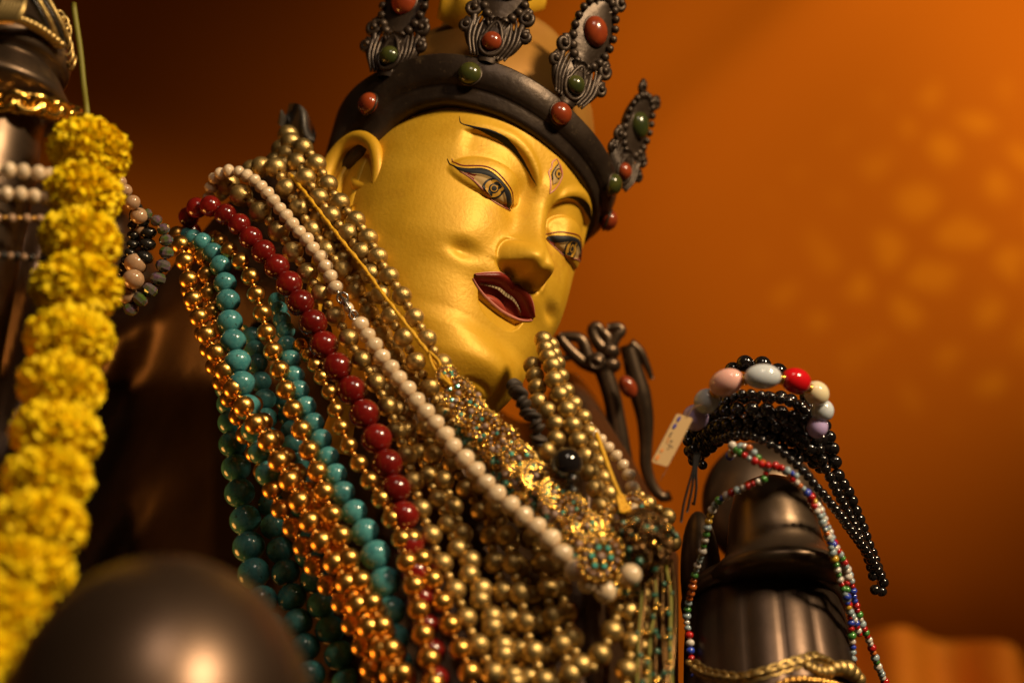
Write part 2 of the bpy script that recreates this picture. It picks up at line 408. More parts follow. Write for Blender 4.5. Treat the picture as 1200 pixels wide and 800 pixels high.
# ---- painted features: thin raised sheets that follow the carved face
def sheet(mb, up, lo, n=60, m=6, off=.35, bulge=0.0, mi=0, skin=None):
    A = crv(up, n); B = crv(lo, n); rows = []
    for i in range(n):
        t = np.linspace(0, 1, m)
        px = A[i, 0]+(B[i, 0]-A[i, 0])*t; pz = A[i, 1]+(B[i, 1]-A[i, 1])*t
        rows.append(on_face(px, pz, off+bulge*np.sin(np.pi*t)))
    mb.grid(rows, mi=mi)
def line(mb, pts, w=.5, n=60, off=.3, mi=0):
    P = crv(pts, n); T = np.gradient(P, axis=0); T /= np.linalg.norm(T, axis=1)[:, None]+1e-9
    k = np.minimum(1, np.minimum(np.arange(n), np.arange(n)[::-1])/(n*.12)+.25)[:, None]
    Nn = np.stack([-T[:, 1], T[:, 0]], 1)*w*k
    sheet(mb, P+Nn, P-Nn, n, 4, off, .25, mi)
def disc(mb, c, r0, r1, clampf=None, off=.4, mi=0, n=40, sx=1.0):
    rows = []
    for rr in np.linspace(r0, r1, 4):
        a = np.linspace(0, 2*np.pi, n, endpoint=False)
        x = c[0]+rr*np.cos(a)*sx; z = c[1]+rr*np.sin(a)
        if clampf: x, z = clampf(x, z)
        rows.append(on_face(x, z, off))
    mb.grid(rows, close_v=True, mi=mi)
for side, f in ((-1, lambda p: p), (1, mir)):
    e = MB()
    sheet(e, f(EYE_TOP), f(EYE_LOW), 70, 14, .25, .9, 0)                     # white
    tu = np.array(f(EYE_TOP)); tl = np.array(f(EYE_LOW)); tu = tu[np.argsort(tu[:, 0])]; tl = tl[np.argsort(tl[:, 0])]
    def cl(x, z, tu=tu, tl=tl):
        return x, np.clip(z, np.interp(x, tl[:, 0], tl[:, 1])+.1, np.interp(x, tu[:, 0], tu[:, 1])-.1)
    ic = f([(-38.6, 6.0)])[0]
    def d2(r0, r1, off, mi): disc(e, ic, r0, r1, cl, off, mi)
    d2(0.01, 6.6, 1.3, 2); d2(0.01, 5.4, 1.45, 1); d2(0.01, 3.1, 1.6, 2); d2(1.7, 2.2, 1.7, 1)
    # red corners
    sheet(e, f([(-56.8, 9.4), (-53, 9.8), (-50.4, 10.4)]), f([(-56.8, 9.2), (-53.4, 7.8), (-50.6, 6.4)]), 14, 6, 1.0, .1, 3)
    sheet(e, f([(-25.6, 3.0), (-22.6, 2.6), (-19.5, 2.5)]), f([(-26.6, 0.9), (-22.6, 1.6), (-19.5, 2.3)]), 14, 6, 1.0, .1, 3)
    e.build('eye', [M['sclera'], M['iris'], M['black_line'], M['mouth_in']], head)
    l = MB(); sheet(l, f(LID_UP), f(LID_LO), 80, 8, .35, .55, 0); line(l, f(CREASE), .42, 70, .3, 1); line(l, f(EYE_LOW), .38, 60, .45, 2)
    l.build('eyelid_line', [M['black_line'], M['red_line'], M['pink_line']], head)
    b = MB(); sheet(b, f(BROW_UP), f(BROW_LO), 80, 6, .2, .35, 0); b.build('eyebrow', M['black_line'], head)
# third eye, upright on the forehead
TH_L = [(-3.0, 50), (-5.6, 45.4), (-5.0, 41.7), (-5.8, 37.6), (-3.8, 33.8), (-2.2, 28.4), (-1.0, 23.8)]
TH_R = [(-3.0, 50), (-1.0, 48.4), (2.0, 46.6), (4.6, 44.0), (5.8, 41.2), (5.0, 35.9), (2.2, 29.6), (-1.0, 23.8)]
t = MB()
IN_L = [(-1.0, 47.4), (-2.6, 43), (-3.4, 38.4), (-2.2, 33.4), (-1.2, 30.2)]; IN_R = [(-1.0, 47.4), (2.2, 44.4), (4.3, 41), (3.2, 35.4), (-1.2, 30.2)]
sheet(t, IN_L, IN_R, 40, 8, .3, .8, 0)
disc(t, (.9, 40.3), .01, 3.7, None, 1.2, 2, 28, .8); disc(t, (.9, 40.3), .01, 2.9, None, 1.3, 1, 28, .8); disc(t, (1.2, 40.3), .01, 1.3, None, 1.4, 2, 24, .8)
line(t, TH_L, .5, 50, .3, 3); line(t, TH_R, .5, 50, .3, 3); line(t, IN_L[:4], .4, 40, .9, 2)
sheet(t, [(-.8, 47.2), (1.6, 45), (3.6, 42.4)], [(-.6, 46.4), (1.2, 43.6), (3.0, 41.8)], 16, 4, 1.2, .1, 4)
t.build('third_eye', [M['sclera'], M['iris'], M['black_line'], M['pink_line'], M['mouth_in']], head)
# mouth: lacquered upper lip, teeth, tongue, thin lower lip
mo = MB(); sheet(mo, LIP_IN, LIP_LOW, 90, 24, .25, 0, 0); mo.build('mouth_lining', M['mouth_in'], head)
lp = MB(); sheet(lp, LIP_OUT, LIP_IN, 90, 12, .3, 1.5, 0); line(lp, LIP_OUT, .45, 90, .45, 1); lp.build('upper_lip', [M['lip'], M['pink_line']], head)
ll = MB(); sheet(ll, LIP_LOW, LIP_BOT, 90, 8, .3, .7, 0); ll.build('lower_lip', M['pink_line'], head)
te = MB()
for i in range(16):
    a = -19+38*i/16.; c = a+38/16.*.8
    zt = lambda d: float(np.interp(abs(d), [0, 7, 13, 19], [-47.0, -46.9, -48.4, -50.4]))
    hh = 2.9*(1-.4*abs(a+1.2)/19)
    P = []
    for q in np.linspace(a, c, 4):
        P.append([hp(MX+q, float(SKIN(np.array(MX+q), np.array(-52.0)))-6.0*(1-(q/25)**2)-o, zt(q)-hh*k) for k, o in ((0, 0), (.3, .35), (.8, .35), (1, 0))])
    te.grid(P)
te.build('teeth', M['tooth'], head)
tg = MB(); rows = []
for v in np.linspace(0, 1, 12):
    r = []
    for u in np.linspace(-1, 1, 26):
        x = MX-1.5+14*u; zc = -58.2+6.6*v*(1-u*u*.75)
        r.append(hp(x, float(SKIN(np.array(MX+0.0), np.array(-53.0)))-.6-3.6*math.cos(u*1.35)*math.sin(.5+2.3*v)+(u*u)*1.2, zc))
    rows.append(r)
tg.grid(rows); tg.build('tongue', M['tongue'], head)
# ear on the near side: rim, inner fold, bowl
def ear(sx):
    c0 = lambda a, b, o: hp(sx*(76+o*1.1), -4+a*1.12, 6+b*1.12)      # a: back(+)/front(-), b: up, o: outwards
    e = MB()
    rim = [(-9, -22, 0), (-11, -8, 3), (-9, 8, 7), (-2, 20, 10), (10, 26, 13), (22, 22, 14), (29, 9, 14), (29, -10, 12), (24, -28, 9), (18, -46, 6), (12, -70, 5), (7, -92, 4)]
    R3 = crv([tuple(c0(*p)) for p in rim], 70); rad = np.interp(np.linspace(0, 1, 70), [0, .1, .4, .7, 1], [3.0, 4.2, 5.4, 5.4, 6.0])*HS
    e.tube(R3, rad, 14)
    inn = [(20, 16, 7), (22, 4, 8), (18, -10, 8), (8, -20, 7), (-1, -22, 6)]
    e.tube(crv([tuple(c0(*p)) for p in inn], 40), np.interp(np.linspace(0, 1, 40), [0, .5, 1], [2, 3.6, 2.6])*HS, 12)
    e.tube(crv([tuple(c0(*p)) for p in [(12, 8, 5), (10, 0, 6), (2, -6, 6), (-6, -7, 4)]], 30), np.interp(np.linspace(0, 1, 30), [0, .6, 1], [1.5, 4.0, 3])*HS, 12)
    rows = []
    P0 = crv([tuple(c0(*p)) for p in rim[:9]], 40); cen = c0(9, -2, -4)
    for k in np.linspace(0, 1, 6):
        rows.append([Vector(p)+(Vector(cen)-Vector(p))*k for p in P0])
    e.grid(rows)
    return e.build('ear', M['gold_face'], head)
ear(-1); ear(1)
# ------------------------------------------------------------------ backdrop: an orange cloth wall far behind
def wall():
    nt = wall_m.node_tree; N = nt.nodes; Lk = nt.links; b = N['Principled BSDF']
    tc = N.new('ShaderNodeTexCoord'); mp = N.new('ShaderNodeMapping'); mp.inputs['Rotation'].default_value = (0, math.radians(38), 0)
    Lk.new(tc.outputs['Object'], mp.inputs['Vector'])
    def wave(rot):
        m2 = N.new('ShaderNodeMapping'); m2.inputs['Rotation'].default_value = (0, math.radians(rot), 0); Lk.new(tc.outputs['Object'], m2.inputs['Vector'])
        w_ = N.new('ShaderNodeTexWave'); w_.bands_direction = 'X'; w_.inputs['Scale'].default_value = 4.2; w_.inputs['Distortion'].default_value = 5.5; w_.inputs['Detail Scale'].default_value = 1.5
        Lk.new(m2.outputs[0], w_.inputs['Vector']); return w_.outputs['Fac']
    def mth(op, a, b_):
        m_ = N.new('ShaderNodeMath'); m_.operation = op
        for k, s in enumerate((a, b_)):
            if isinstance(s, (int, float)): m_.inputs[k].default_value = s
            else: Lk.new(s, m_.inputs[k])
        return m_.outputs[0]
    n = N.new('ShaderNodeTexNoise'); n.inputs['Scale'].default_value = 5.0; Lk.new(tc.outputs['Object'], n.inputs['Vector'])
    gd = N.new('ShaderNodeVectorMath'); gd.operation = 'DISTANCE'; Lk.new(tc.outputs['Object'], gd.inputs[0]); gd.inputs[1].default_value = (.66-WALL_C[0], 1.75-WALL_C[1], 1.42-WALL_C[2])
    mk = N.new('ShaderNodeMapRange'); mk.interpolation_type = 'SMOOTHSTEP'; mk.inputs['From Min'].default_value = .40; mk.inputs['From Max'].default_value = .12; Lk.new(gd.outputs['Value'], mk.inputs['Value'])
    pat = mth('MULTIPLY', mth('MULTIPLY', wave(40), wave(-38)), mth('MULTIPLY', mth('MULTIPLY', mth('SUBTRACT', n.outputs['Fac'], .28), 4.2), mk.outputs[0]))  # painted patches of light on the wall, kept to the right-hand area
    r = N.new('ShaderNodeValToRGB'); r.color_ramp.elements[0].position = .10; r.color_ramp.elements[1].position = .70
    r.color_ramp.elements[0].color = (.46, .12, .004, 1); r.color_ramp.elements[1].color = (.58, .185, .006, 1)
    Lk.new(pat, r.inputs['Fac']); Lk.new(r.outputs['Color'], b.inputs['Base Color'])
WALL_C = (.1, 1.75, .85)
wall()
q = MB(); rows = []
for i in range(90):
    r = []
    for j in range(70):
        x = -1.6+3.4*i/89; z = -.6+2.9*j/69
        t = (x*.72-(z-1.35)*.69)          # across a diagonal pleat
        y = 1.75+.02*math.sin(t*6.5+.6)+.012*math.sin(x*9+z*3)-.03*math.exp(-((t+.02)/.05)**2)
        r.append((x, y, z))
    rows.append(r)
q.grid(rows)
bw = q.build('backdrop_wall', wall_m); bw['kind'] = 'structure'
lamp('wall_spotlight', 'SPOT', (1.35, .55, 2.0), (.60, 1.75, 1.68), 110, (1.0, .70, .32), size=.05, angle=math.radians(54), blend=1.0)
q = MB(); rows = []
for i in range(80):
    u = i/79; x = .28+.75*u
    rows.append([(x, 1.35+.03*math.sin(u*46)+.018*math.sin(u*21+1)+.1*(1-k/19)*0, -.3+(1.12+.02*math.sin(u*9)-.13*u)*k/19) for k in range(20)])
q.grid(rows); q.grid([[(a, b+.01, c) for a, b, c in r] for r in rows], flip=True)
tag(q.build('pleated_drape', mat('orange_drape', (.50, .14, .01), .7, 0, color2=(.58, .20, .015), nscale=12, spec=.1)), 'orange pleated drape low at the far right behind the vessel', 'drape')
lamp('drape_fill_light', 'SPOT', (.75, .75, .45), (.42, 1.35, .78), 4, (1.0, .6, .22), size=.05, angle=math.radians(50), blend=1.0)  # added lamp, there only to brighten the drape
# ------------------------------------------------------------------ crown (a separate headdress on the statue's brow)
zlow = spl([-180,-120,-95,-80,-68,-55,-38,-10,0,20,40,60,90,140,180],[5,8,22,46,55,58.5,58,54.5,53,50,46.5,44,42,30,5])
zup = spl([-180,-120,-90,-60,-40,-15,0,20,40,60,90,140,180],[72,79,84,88.5,87,82,78,74,71,69,67,68,72])
def ring(a, k, z):
    a_ = np.radians(a); s_, c_ = math.sin(a_), math.cos(a_)
    rx = 84.5 if True else 80; ry = 89 if c_ > 0 else 92
    p = 2/2.15
    return hp(rx*k*math.copysign(abs(s_)**p, s_), -ry*k*math.copysign(abs(c_)**p, c_), z)
def ring_n(a):
    a_ = math.radians(a)
    return hdir(math.sin(a_)/84, -math.cos(a_)/89, 0)
crown = thing('crown', 'blackened bronze crown with upright jewelled plaques on the golden brow', 'crown', ring(0, 1.05, 60))
PROF = [(0.90, .0), (1.02, -.02), (1.045, .02), (1.06, .08), (1.062, .30), (1.075, .38), (1.105, .42), (1.112, .46), (1.125, .50), (1.15, .96), (1.146, 1.0), (1.12, 1.02), (1.0, .98), (.90, .9)]
bm_ = MB(); rows = []
for a in np.linspace(-180, 180, 181)[:-1]:
    z0, z1 = float(zlow(a)), float(zup(a))
    rows.append([ring(a, k, z0+(z1-z0)*t) for k, t in PROF])
bm_.grid(rows, close_u=True, close_v=True); bm_.build('band', M['crown'], crown)
def cab(parent, c, n, r, m, sq=(1, 1, .8), up=HZ):
    q = MB(); F = frame(n, UP)
    q.ball(c, r, 26, M=F, sq=sq)
    q.torus(Vector(c)-Vector(n)*r*.15, r*.98*max(sq[0], .9), r*.12, M=F, n=28, k=6, mi=1, sq=(1, sq[1]/sq[0]))
    o = q.build('stone', [m, M['crown']], parent); return o
HUP = hdir(0, 0, 1)
for a, t, m in ((-90, .5, 'coral'), (-49, .55, 'jade'), (-10, .66, 'coral'), (30, .66, 'jade'), (52, .5, 'coral'), (-140, .6, 'jade'), (100, .6, 'coral'), (140, .6, 'jade')):
    z0, z1 = float(zlow(a)), float(zup(a))
    n = (ring_n(a)*.98+HUP*-.12).normalized()
    cab(crown, ring(a, 1.145, z0+(z1-z0)*t), n, 7.6*HS, M[m])
def plaque(a, big, small, hgt=1.0, lean=.16, face=None, sink=2):
    n = ring_n(a if face is None else face); up = (HUP+n*lean).normalized(); n = (n-up*n.dot(up)).normalized(); t = up.cross(n)
    o0 = Vector(ring(a, 1.12, float(zup(a))-sink)); U = HS*hgt
    def L(u, v, w): return o0+t*u*U*.84+up*v*U+n*w*U
    Fm = Matrix((t, up, n)).transposed()
    q = MB()
    # plate: leaf base that narrows and opens into an oval medallion
    half = spl([0, 6, 14, 20, 26, 31, 38, 50, 62, 72, 78], [6, 9, 14, 15, 11, 10, 14, 16.5, 14, 8, .5])
    vs_ = np.linspace(0, 78, 40); rows = []
    for v in vs_:
        h = float(half(v)); r = []
        for u in np.linspace(-1, 1, 13): r.append(L(u*h, v, 2.2*(1-u*u)+ (1.2 if v > 30 else 2.2)))
        for u in np.linspace(1, -1, 13): r.append(L(u*h, v, -2.0))
        rows.append(r)
    q.grid(rows, close_v=True)
    # beaded rim of the medallion
    for k in range(22):
        b = 2*math.pi*k/22-math.pi/2
        if abs(b+math.pi/2) < .2: continue
        q.ball(L(16.5*math.cos(b), 51+24*math.sin(b), 2.4), 2.9*U*(1+.12*math.sin(k*7)), 10)
    # scrolls, feathers and leaf ribs
    for s in (-1, 1):
        for (cu, cv, R, turns, tail) in ((20, 33, 5.6, 1.25, (8, 6)), (22, 21, 4.2, 1.2, (6, 4)), (12, 77, 4.6, 1.1, (3, 66))):
            pts = []; 
            for k in range(26):
                f = k/25; ang = math.pi*.5+turns*2*math.pi*f; rr = R*(1-.72*f)
                pts.append(L(s*(cu+rr*math.cos(ang)-0), cv+rr*math.sin(ang), 1.6+1.8*f))
            st = [L(s*tail[0], tail[1], 1.5), L(s*(tail[0]+(cu-tail[0])*.55), tail[1]+(cv-tail[1])*.35, 1.5), L(s*(cu-R*.2), cv+R*.55, 1.6)]
            path = np.vstack([crv(st, 10)[:-1], np.array(pts)])
            q.tube(crv(path, 44), np.interp(np.linspace(0, 1, 44), [0, .35, 1], [1.3, 2.3, 1.7])*U, 8)
            q.ball(pts[-1], 2.4*U, 10)
        for j in range(4):
            q.tube(crv([L(s*(4+j*2.6), 3, 3), L(s*(8+j*3.0), 12+j, 3.2), L(s*(7.0+j*3.2), 24+j*1.5, 2.6), L(s*(4.5+j*3.4), 29+j, 2.2)], 14), np.interp(np.linspace(0, 1, 14), [0, .5, 1], [.8, 1.5, .5])*U, 7)
    # pointed bezel round the lower stone, fluted fan above it
    bz = [L(8.2*math.sin(b)*(1 if math.cos(b) < .3 else .8), 13+9*math.cos(b)+(4*max(0, math.cos(b))**4), 4.2) for b in np.linspace(0, 2*math.pi, 30, endpoint=False)]
    q.tube(bz, 1.3*U, 8, closed=True)
    for j in range(-3, 4):
        q.tube([L(j*1.6, 22, 3.6), L(j*2.6, 29-abs(j)*.7, 4.2)], [1.0*U, 1.4*U], 7)
    pq = q.build('plaque', M['crown'], crown)
    fs = cab(pq, L(0, 51, 3.4), n, 8.6*U, M[big], (.92, 1.12, .75)); cab(pq, L(0, 13, 4.4), n, 6.0*U, M[small], (1, 1, .85))
plaque(-86, 'coral', 'jade', 1.12, face=-62, sink=9); plaque(-44, 'jade', 'coral', 1.1); plaque(-9, 'coral', 'jade', 1.1, sink=0); plaque(37, 'jade', 'coral', 1.0, face=8, lean=.10); plaque(95, 'coral', 'jade', .9)
# cap under the crown
hat = thing('cap', 'ochre cloth cap rising behind the crown plaques with a golden folded brim', 'cap', hp(0, 10, 95))
q = MB(); Fh = Matrix((hdir(1, 0, 0), hdir(0, 1, 0), hdir(0, 0, 1))).transposed()
q.lathe([(r*HS, z*HS) for r, z in [(1, 186), (30, 184), (46, 178), (51, 170), (52, 158), (58, 154), (59, 149), (66, 144), (76, 130), (83, 108), (87, 85), (84, 72), (70, 70)]], 64, M=Fh, c=hp(0, 6, 0))
q.build('crown_cloth', M['hat'], hat)
q = MB()
for off in (0,):
    P = [hp(-66, -20, 136), hp(-68, -30, 150), hp(-60, -38, 168), hp(-44, -42, 184), hp(-20, -40, 198)]
    C3 = crv([tuple(p) for p in P], 40); rows = []
    for i in range(40):
        w = (15+12*math.sin(math.pi*i/39))*HS; tn = Vector(C3[min(i+1, 39)])-Vector(C3[max(i-1, 0)]); tn.normalize()
        sd = tn.cross(hdir(0, 1, 0)).normalized(); nn = sd.cross(tn)
        rows.append([Vector(C3[i])+sd*w*math.cos(b)+nn*w*.35*math.sin(b) for b in np.linspace(0, 2*math.pi, 16, endpoint=False)])
    q.grid(rows, close_v=True)
q.build('brim_fold', M['gold_face'], hat)
# ------------------------------------------------------------------ statue: robed torso under the beads
BAND_D = lambda x, y: 0.597-.00019*(y-300)
def dep(x, y):
    """distance of the bead-covered chest seen through a pixel of the photograph"""
    x = np.asarray(x, float); y = np.asarray(y, float)
    d = .597-.00019*(y-300)
    d = d+.020*np.clip((400-x)/200, 0, 2)**2 + .012*np.clip((x-640)/120, 0, 1.5)**2
    return d
ytop = spl([-60,20,70,130,180,215,280,330,380,430,500,560,620,680,740,790,830],[200,215,250,345,332,296,226,194,209,264,340,500,540,470,540,640,760])
rows = []
XS = np.linspace(-60, 795, 150)
for x in XS:
    y0 = float(ytop(x)); r = []
    for k, y in enumerate(np.concatenate([np.linspace(0, 1, 16)**2*60, np.linspace(70, 1150-y0, 44)])+y0):
        lip = 30e-3*(1-min((y-y0)/60, 1))**2
        left = max(0., (250-x)/150)
        off = .018+.05*float(ss(430, 300, x) if False else np.clip((440-x)/120,0,1))*float(np.clip((y-330)/120,0,1))+.03*min(left, 1)+.06*max(0, (x-690)/75)+.03*math.exp(-((x-625)/60)**2-((y-560)/90)**2)
        fold = (.007*math.sin(x*.045+(y-400)*.022+math.sin(y*.011)*1.6)+.003*math.sin(x*.11+y*.035+2*math.sin(x*.02)))*min(1, left*2)
        r.append(at(x, y, float(dep(max(x, 150), min(y, 820)))+off+lip+fold))
    back = [p+FW*.13+UP*.01 for p in r[::-1]]
    rows.append(r+back)
q = MB(); q.grid(rows, close_v=True)
for row in (rows[0], rows[-1]):
    o = len(q.v); q.v += [tuple(p) for p in row]; q.f.append(tuple(range(o, o+len(row)))); q.mi.append(0); q.sm.append(False)
ro = q.build('robe', M['robe'], statue); ro['label'] = 'dark bronze robe with folds'
# rounded dark knee close to the viewpoint
q = MB(); Fk = frame((0.1, -1, .25)); q.ball(at(184, 878, .36), .049, 64, sq=(.82, .92, 1.0)); q.build('knee', M['knee'], statue)
# raised forearm with layered sleeve cuffs at the left edge
q = MB()
S_ = .53/FPX
prof = [(r*S_, h*S_) for r, h in [(1, -420), (62, -418), (63, -150), (62, -80), (60, -72), (66, -66), (84, -58), (88, -54), (88, -49), (80, -36), (73, -22), (68, -16), (66, -12), (76, -9), (79, -6), (80, 8), (78, 26), (75, 29), (62, 31), (52, 44), (40, 62), (30, 90), (1, 92)]]
arm_c = at(2, 74, .545)
q.lathe(prof, 64, M=frame((0.04, -.02, 1), (0, 1, 0)), c=arm_c); q.build('sleeve_cuffs', M['bronze'], statue)

# ------------------------------------------------------------------ bead strands
def bead_mesh(name, mats, sq=1.0, hole=.14, n=22, rib=0.0, facet=0):
    q = MB()
    if facet:
        q.ball((0, 0, 0), 1, facet, sq=(1, 1, sq)); q.sm = [False]*len(q.f)
    else:
        pr = []
        a0 = math.asin(hole)
        pr.append((hole*.75, -sq*math.cos(a0)+.25))
        for k in range(13):
            a = a0+(math.pi-2*a0)*k/12; pr.append((math.sin(a)*(1+rib*math.sin(a*9)), -sq*math.cos(a)))
        pr.append((hole*.75, sq*math.cos(a0)-.25))
        q.lathe(pr, n)
    me = bpy.data.meshes.new(name); me.from_pydata(q.v, [], q.f)
    for m in (mats if isinstance(mats, list) else [mats]): me.materials.append(m)
    me.polygons.foreach_set('use_smooth', q.sm); me.update(); return me
BM = {}
def kind(k, *a, **kw): BM[k] = bead_mesh(k, *a, **kw)
kind('antique', M['antique'], sq=.96); kind('polished', M['polished'], sq=.97); kind('pearl', M['pearl'], sq=.84, rib=.012, hole=.1)
kind('red', M['red_bead'], sq=.98, hole=.1); kind('turquoise', M['turquoise'], sq=.93, hole=.1); kind('black', M['onyx'], hole=.1)
kind('peach', M['peach'], sq=.9, hole=.1); kind('hematite', M['hematite'], sq=.75); kind('crystal', M['crystal'], facet=10, sq=.85)
for g in ('red', 'white', 'blue', 'green', 'yellow', 'clear', 'orange'): kind('seed_'+g, M['seed_'+g], sq=.85, hole=.2, n=12)
for g in ('lavender', 'paleblue', 'pink', 'cherry', 'cream'): kind('gem_'+g, M['gem_'+g], sq=1.0, hole=.06, n=32)
def put(me, name, c, r, axis, parent, spin=True, rl=None):
    o = bpy.data.objects.new(name, me); COL.objects.link(o)
    F = frame(axis, (.3, .2, 1)); 
    rot = F.to_4x4() @ Matrix.Rotation(random.uniform(0, 6.28) if spin else 0, 4, 'Z')
    o.rotation_euler = rot.to_euler(); o.scale = (r, r, r if rl is None else rl)
    place(o, c, parent); return o
def strand(label, px, big, dpx, small=None, spx=0, dz=0.0, gap=.98, group='bead necklaces draped over the statue', name='bead_necklace', cat='necklace', cord=None, depth=None, jit=0.0, seq=None, cord_r=.0006, extra=None, closed=False):
    """px: (x, y[, offset in mm]) along the strand; dpx: bead width in photo pixels along it"""
    P = []
    for p in px:
        d = (float(dep(p[0], p[1])) if depth is None else (depth(p[0], p[1]) if callable(depth) else depth))+dz*1e-3+(p[2]*1e-3 if len(p) > 2 else 0)
        P.append(tuple(at(p[0], p[1], d)))
    C = crv(P, 600, closed); s = np.concatenate([[0], np.cumsum(np.linalg.norm(np.diff(C, axis=0), axis=1))]); Ltot = s[-1]
    dd = [(Vector(c)-CAM0).dot(FW) for c in C]
    dl = dpx if hasattr(dpx, '__len__') else [dpx, dpx]
    def rad(t, w=None):
        v = np.interp(t/Ltot, np.linspace(0, 1, len(dl)), dl) if w is None else w
        return float(v*np.interp(t, s, dd)/FPX/2)
    def pos(t): return Vector([np.interp(t, s, C[:, k]) for k in range(3)])
    root = thing(name, label, cat, pos(0), group)
    q = MB(); q.tube(C[::6] if not closed else C[:-6:6], cord_r, 6, closed=closed); q.build('cord', cord or M['cord'], root)
    t = 0.0; i = 0; prev = None; nb = 0; ns = 0
    while True:
        if seq: k, w = seq(i); 
        elif small and i % 2: k, w = small, spx
        else: k, w = big, None
        r = rad(min(t, Ltot), w)*(1+random.uniform(-jit, jit)); me = BM[k]; sq = max(abs(v.co.z) for v in me.vertices[:]) if False else SQ[k]
        hl = r*sq
        if prev is not None: t += (prev+hl)*gap
        if t > Ltot: break
        ax = (pos(min(t+.001, Ltot))-pos(max(t-.001, 0)))
        if ax.length < 1e-7: ax = Vector((0, 0, 1))
        nm = 'spacer_bead' if (small and i % 2) else 'bead'
        put(me, nm, pos(t)+Vector((random.uniform(-1, 1), random.uniform(-1, 1), random.uniform(-1, 1)))*r*.06, r, ax+Vector((random.uniform(-1, 1), random.uniform(-1, 1), random.uniform(-1, 1)))*.12*ax.length, root)
        prev = hl; i += 1
        if i > 180: break
    return root
SQ = {k: max(abs(v.co.z) for v in me.vertices) for k, me in BM.items()}
N_ = 'antique'
A_ = dict(big='antique', small='antique')
strand('dull gold bead necklace running closest along the statue jaw', [(338,158,22),(340,167,12),(359,176,3),(374,197),(387,222),(404,245,-3),(423,266,-6),(437,289,-9),(451,315,-12),(466,339,-14),(481,364,-15),(496,389,-15),(511,416,-14),(526,437,-10),(543,462,-5),(560,500,2),(585,550,3),(605,600,3),(627,642,2),(638,674),(645,712,-2),(655,745,-2),(667,786,-3),(676,820,-3)], dpx=[24.8,24.3,23.8,24.8,26.8,28.8], spx=12, **A_)
strand('dull gold bead necklace second from the jaw, crossed by the yellow thread', [(330,175,24),(340,184,12),(351,195,4),(363,216),(376,236),(391,257,-2),(409,277,-4),(424,299,-6),(436,324,-8),(449,350,-9),(460,376,-10),(475,400,-10),(489,426,-8),(502,452,-4),(522,490),(545,530),(565,570),(582,600),(593,627),(601,660),(610,698),(617,734),(626,768),(640,805)], dpx=[24.8,24.3,23.8,24.8,27.8,28.8], spx=12, dz=-1, **A_)
strand('dull gold bead necklace just right of the upper pearl string', [(296,200,20),(303,197,10),(318,193,4),(327,203),(336,222),(349,242),(362,264),(377,286),(391,303),(409,328),(424,352),(437,375),(452,400),(468,428),(485,454),(493,480),(500,505),(506,532),(520,562),(532,597),(544,633),(556,669),(568,701),(580,735),(592,768),(604,805)], dpx=[24.8,24.3,24.3,25.3,27.8,29.8], spx=12, dz=1, **A_)
strand('dull gold bead necklace doubled behind its neighbour in the middle of the chest', [(322,190,20),(335,196,10),(348,214,5),(362,236,4),(378,259,3),(390,279,2),(401,301,2),(415,322,2),(430,346,2),(442,369,2),(457,396,2),(473,425,2),(488,456,3),(504,490,3),(520,525,3),(535,552,3),(552,582,3),(572,611,2),(577,644),(586,678),(595,714),(605,747),(615,780),(624,810)], dpx=[23.8,23.8,23.8,24.8,27.8,28.8], spx=12, dz=3, **A_)
strand('dull gold bead necklace between the dark red beads and the pearl string', [(256,222,18),(265,216,6),(281,227),(299,242),(312,256),(327,271),(340,290),(355,312),(370,336),(384,357),(400,382),(414,408),(430,432),(445,457),(459,487),(466,508),(477,535),(485,567),(497,605),(508,638),(523,669),(538,702),(551,738),(569,771),(585,805)], dpx=[28.8,25.8,24.3,24.8,27.8,28.8], spx=12.5, dz=-1, **A_)
strand('dull gold bead necklace emerging beside the lowest dark red beads', [(424,420,14),(445,450,8),(462,476,5),(474,500,3),(485,520,2),(496,540,2),(506,569,1),(520,600),(532,633),(547,668),(562,702),(577,737),(590,768),(604,805)], dpx=[21.8,23.8,25.8,28.8], spx=12, dz=0, **A_)
strand('dull gold bead necklace hanging in a loop below the pearl string', [(640,640,18),(652,672,12),(660,700,6),(667,735,2),(676,770,-2),(690,786,-4),(703,766,-5),(715,745,-4),(724,715,0),(728,690,8)], dpx=[25.8,27.8,28.8,27.8], spx=13, dz=-2, **A_)
strand('dull gold bead necklace falling straight below the round medallion', [(742,640,14),(738,672,8),(735,700,2),(737,722),(740,742),(739,762),(735,785,-2),(733,815,-2)], dpx=[23.8,27.8,28.8], spx=14, dz=-4, **A_)
strand('shadowed gold bead necklace at the right edge of the chest', [(764,610,10),(760,645,8),(756,680,6),(752,705,5),(751,735,5),(753,770,4),(756,810,4)], dpx=[21.8,23.8,24.8], dz=6, big='antique')
# right of the chin
strand('matte gold bead string hanging from behind the chin, front one', [(636,398,12),(641,416,6),(648,431),(650,447),(655,462),(664,479),(671,497),(677,514),(684,531),(690,547),(694,562),(699,576),(702,588),(707,600,2),(712,625,6),(716,650,10)], dpx=[21.8,23.3,23.8,23.8], dz=-14, **dict(big='antique'), gap=.94)
strand('matte gold bead string hanging from behind the chin, rear one', [(645,405,8),(654,432),(660,450),(668,466),(679,481),(686,496),(693,514),(699,531),(704,550),(709,566),(714,582),(720,604,4),(726,630,8)], dpx=[20.8,21.8,22.8], dz=-7, big='antique', gap=.96)
strand('prayer bead string of matte gold beads ending at the large black bead', [(624,428,8),(628,446,4),(632,474,2),(643,482),(650,494),(652,504),(651,516),(646,524),(636,530),(624,536),(612,543,4),(600,554,8)], dpx=[21.8,22.8,22.8], dz=-12, big='antique', gap=.93)
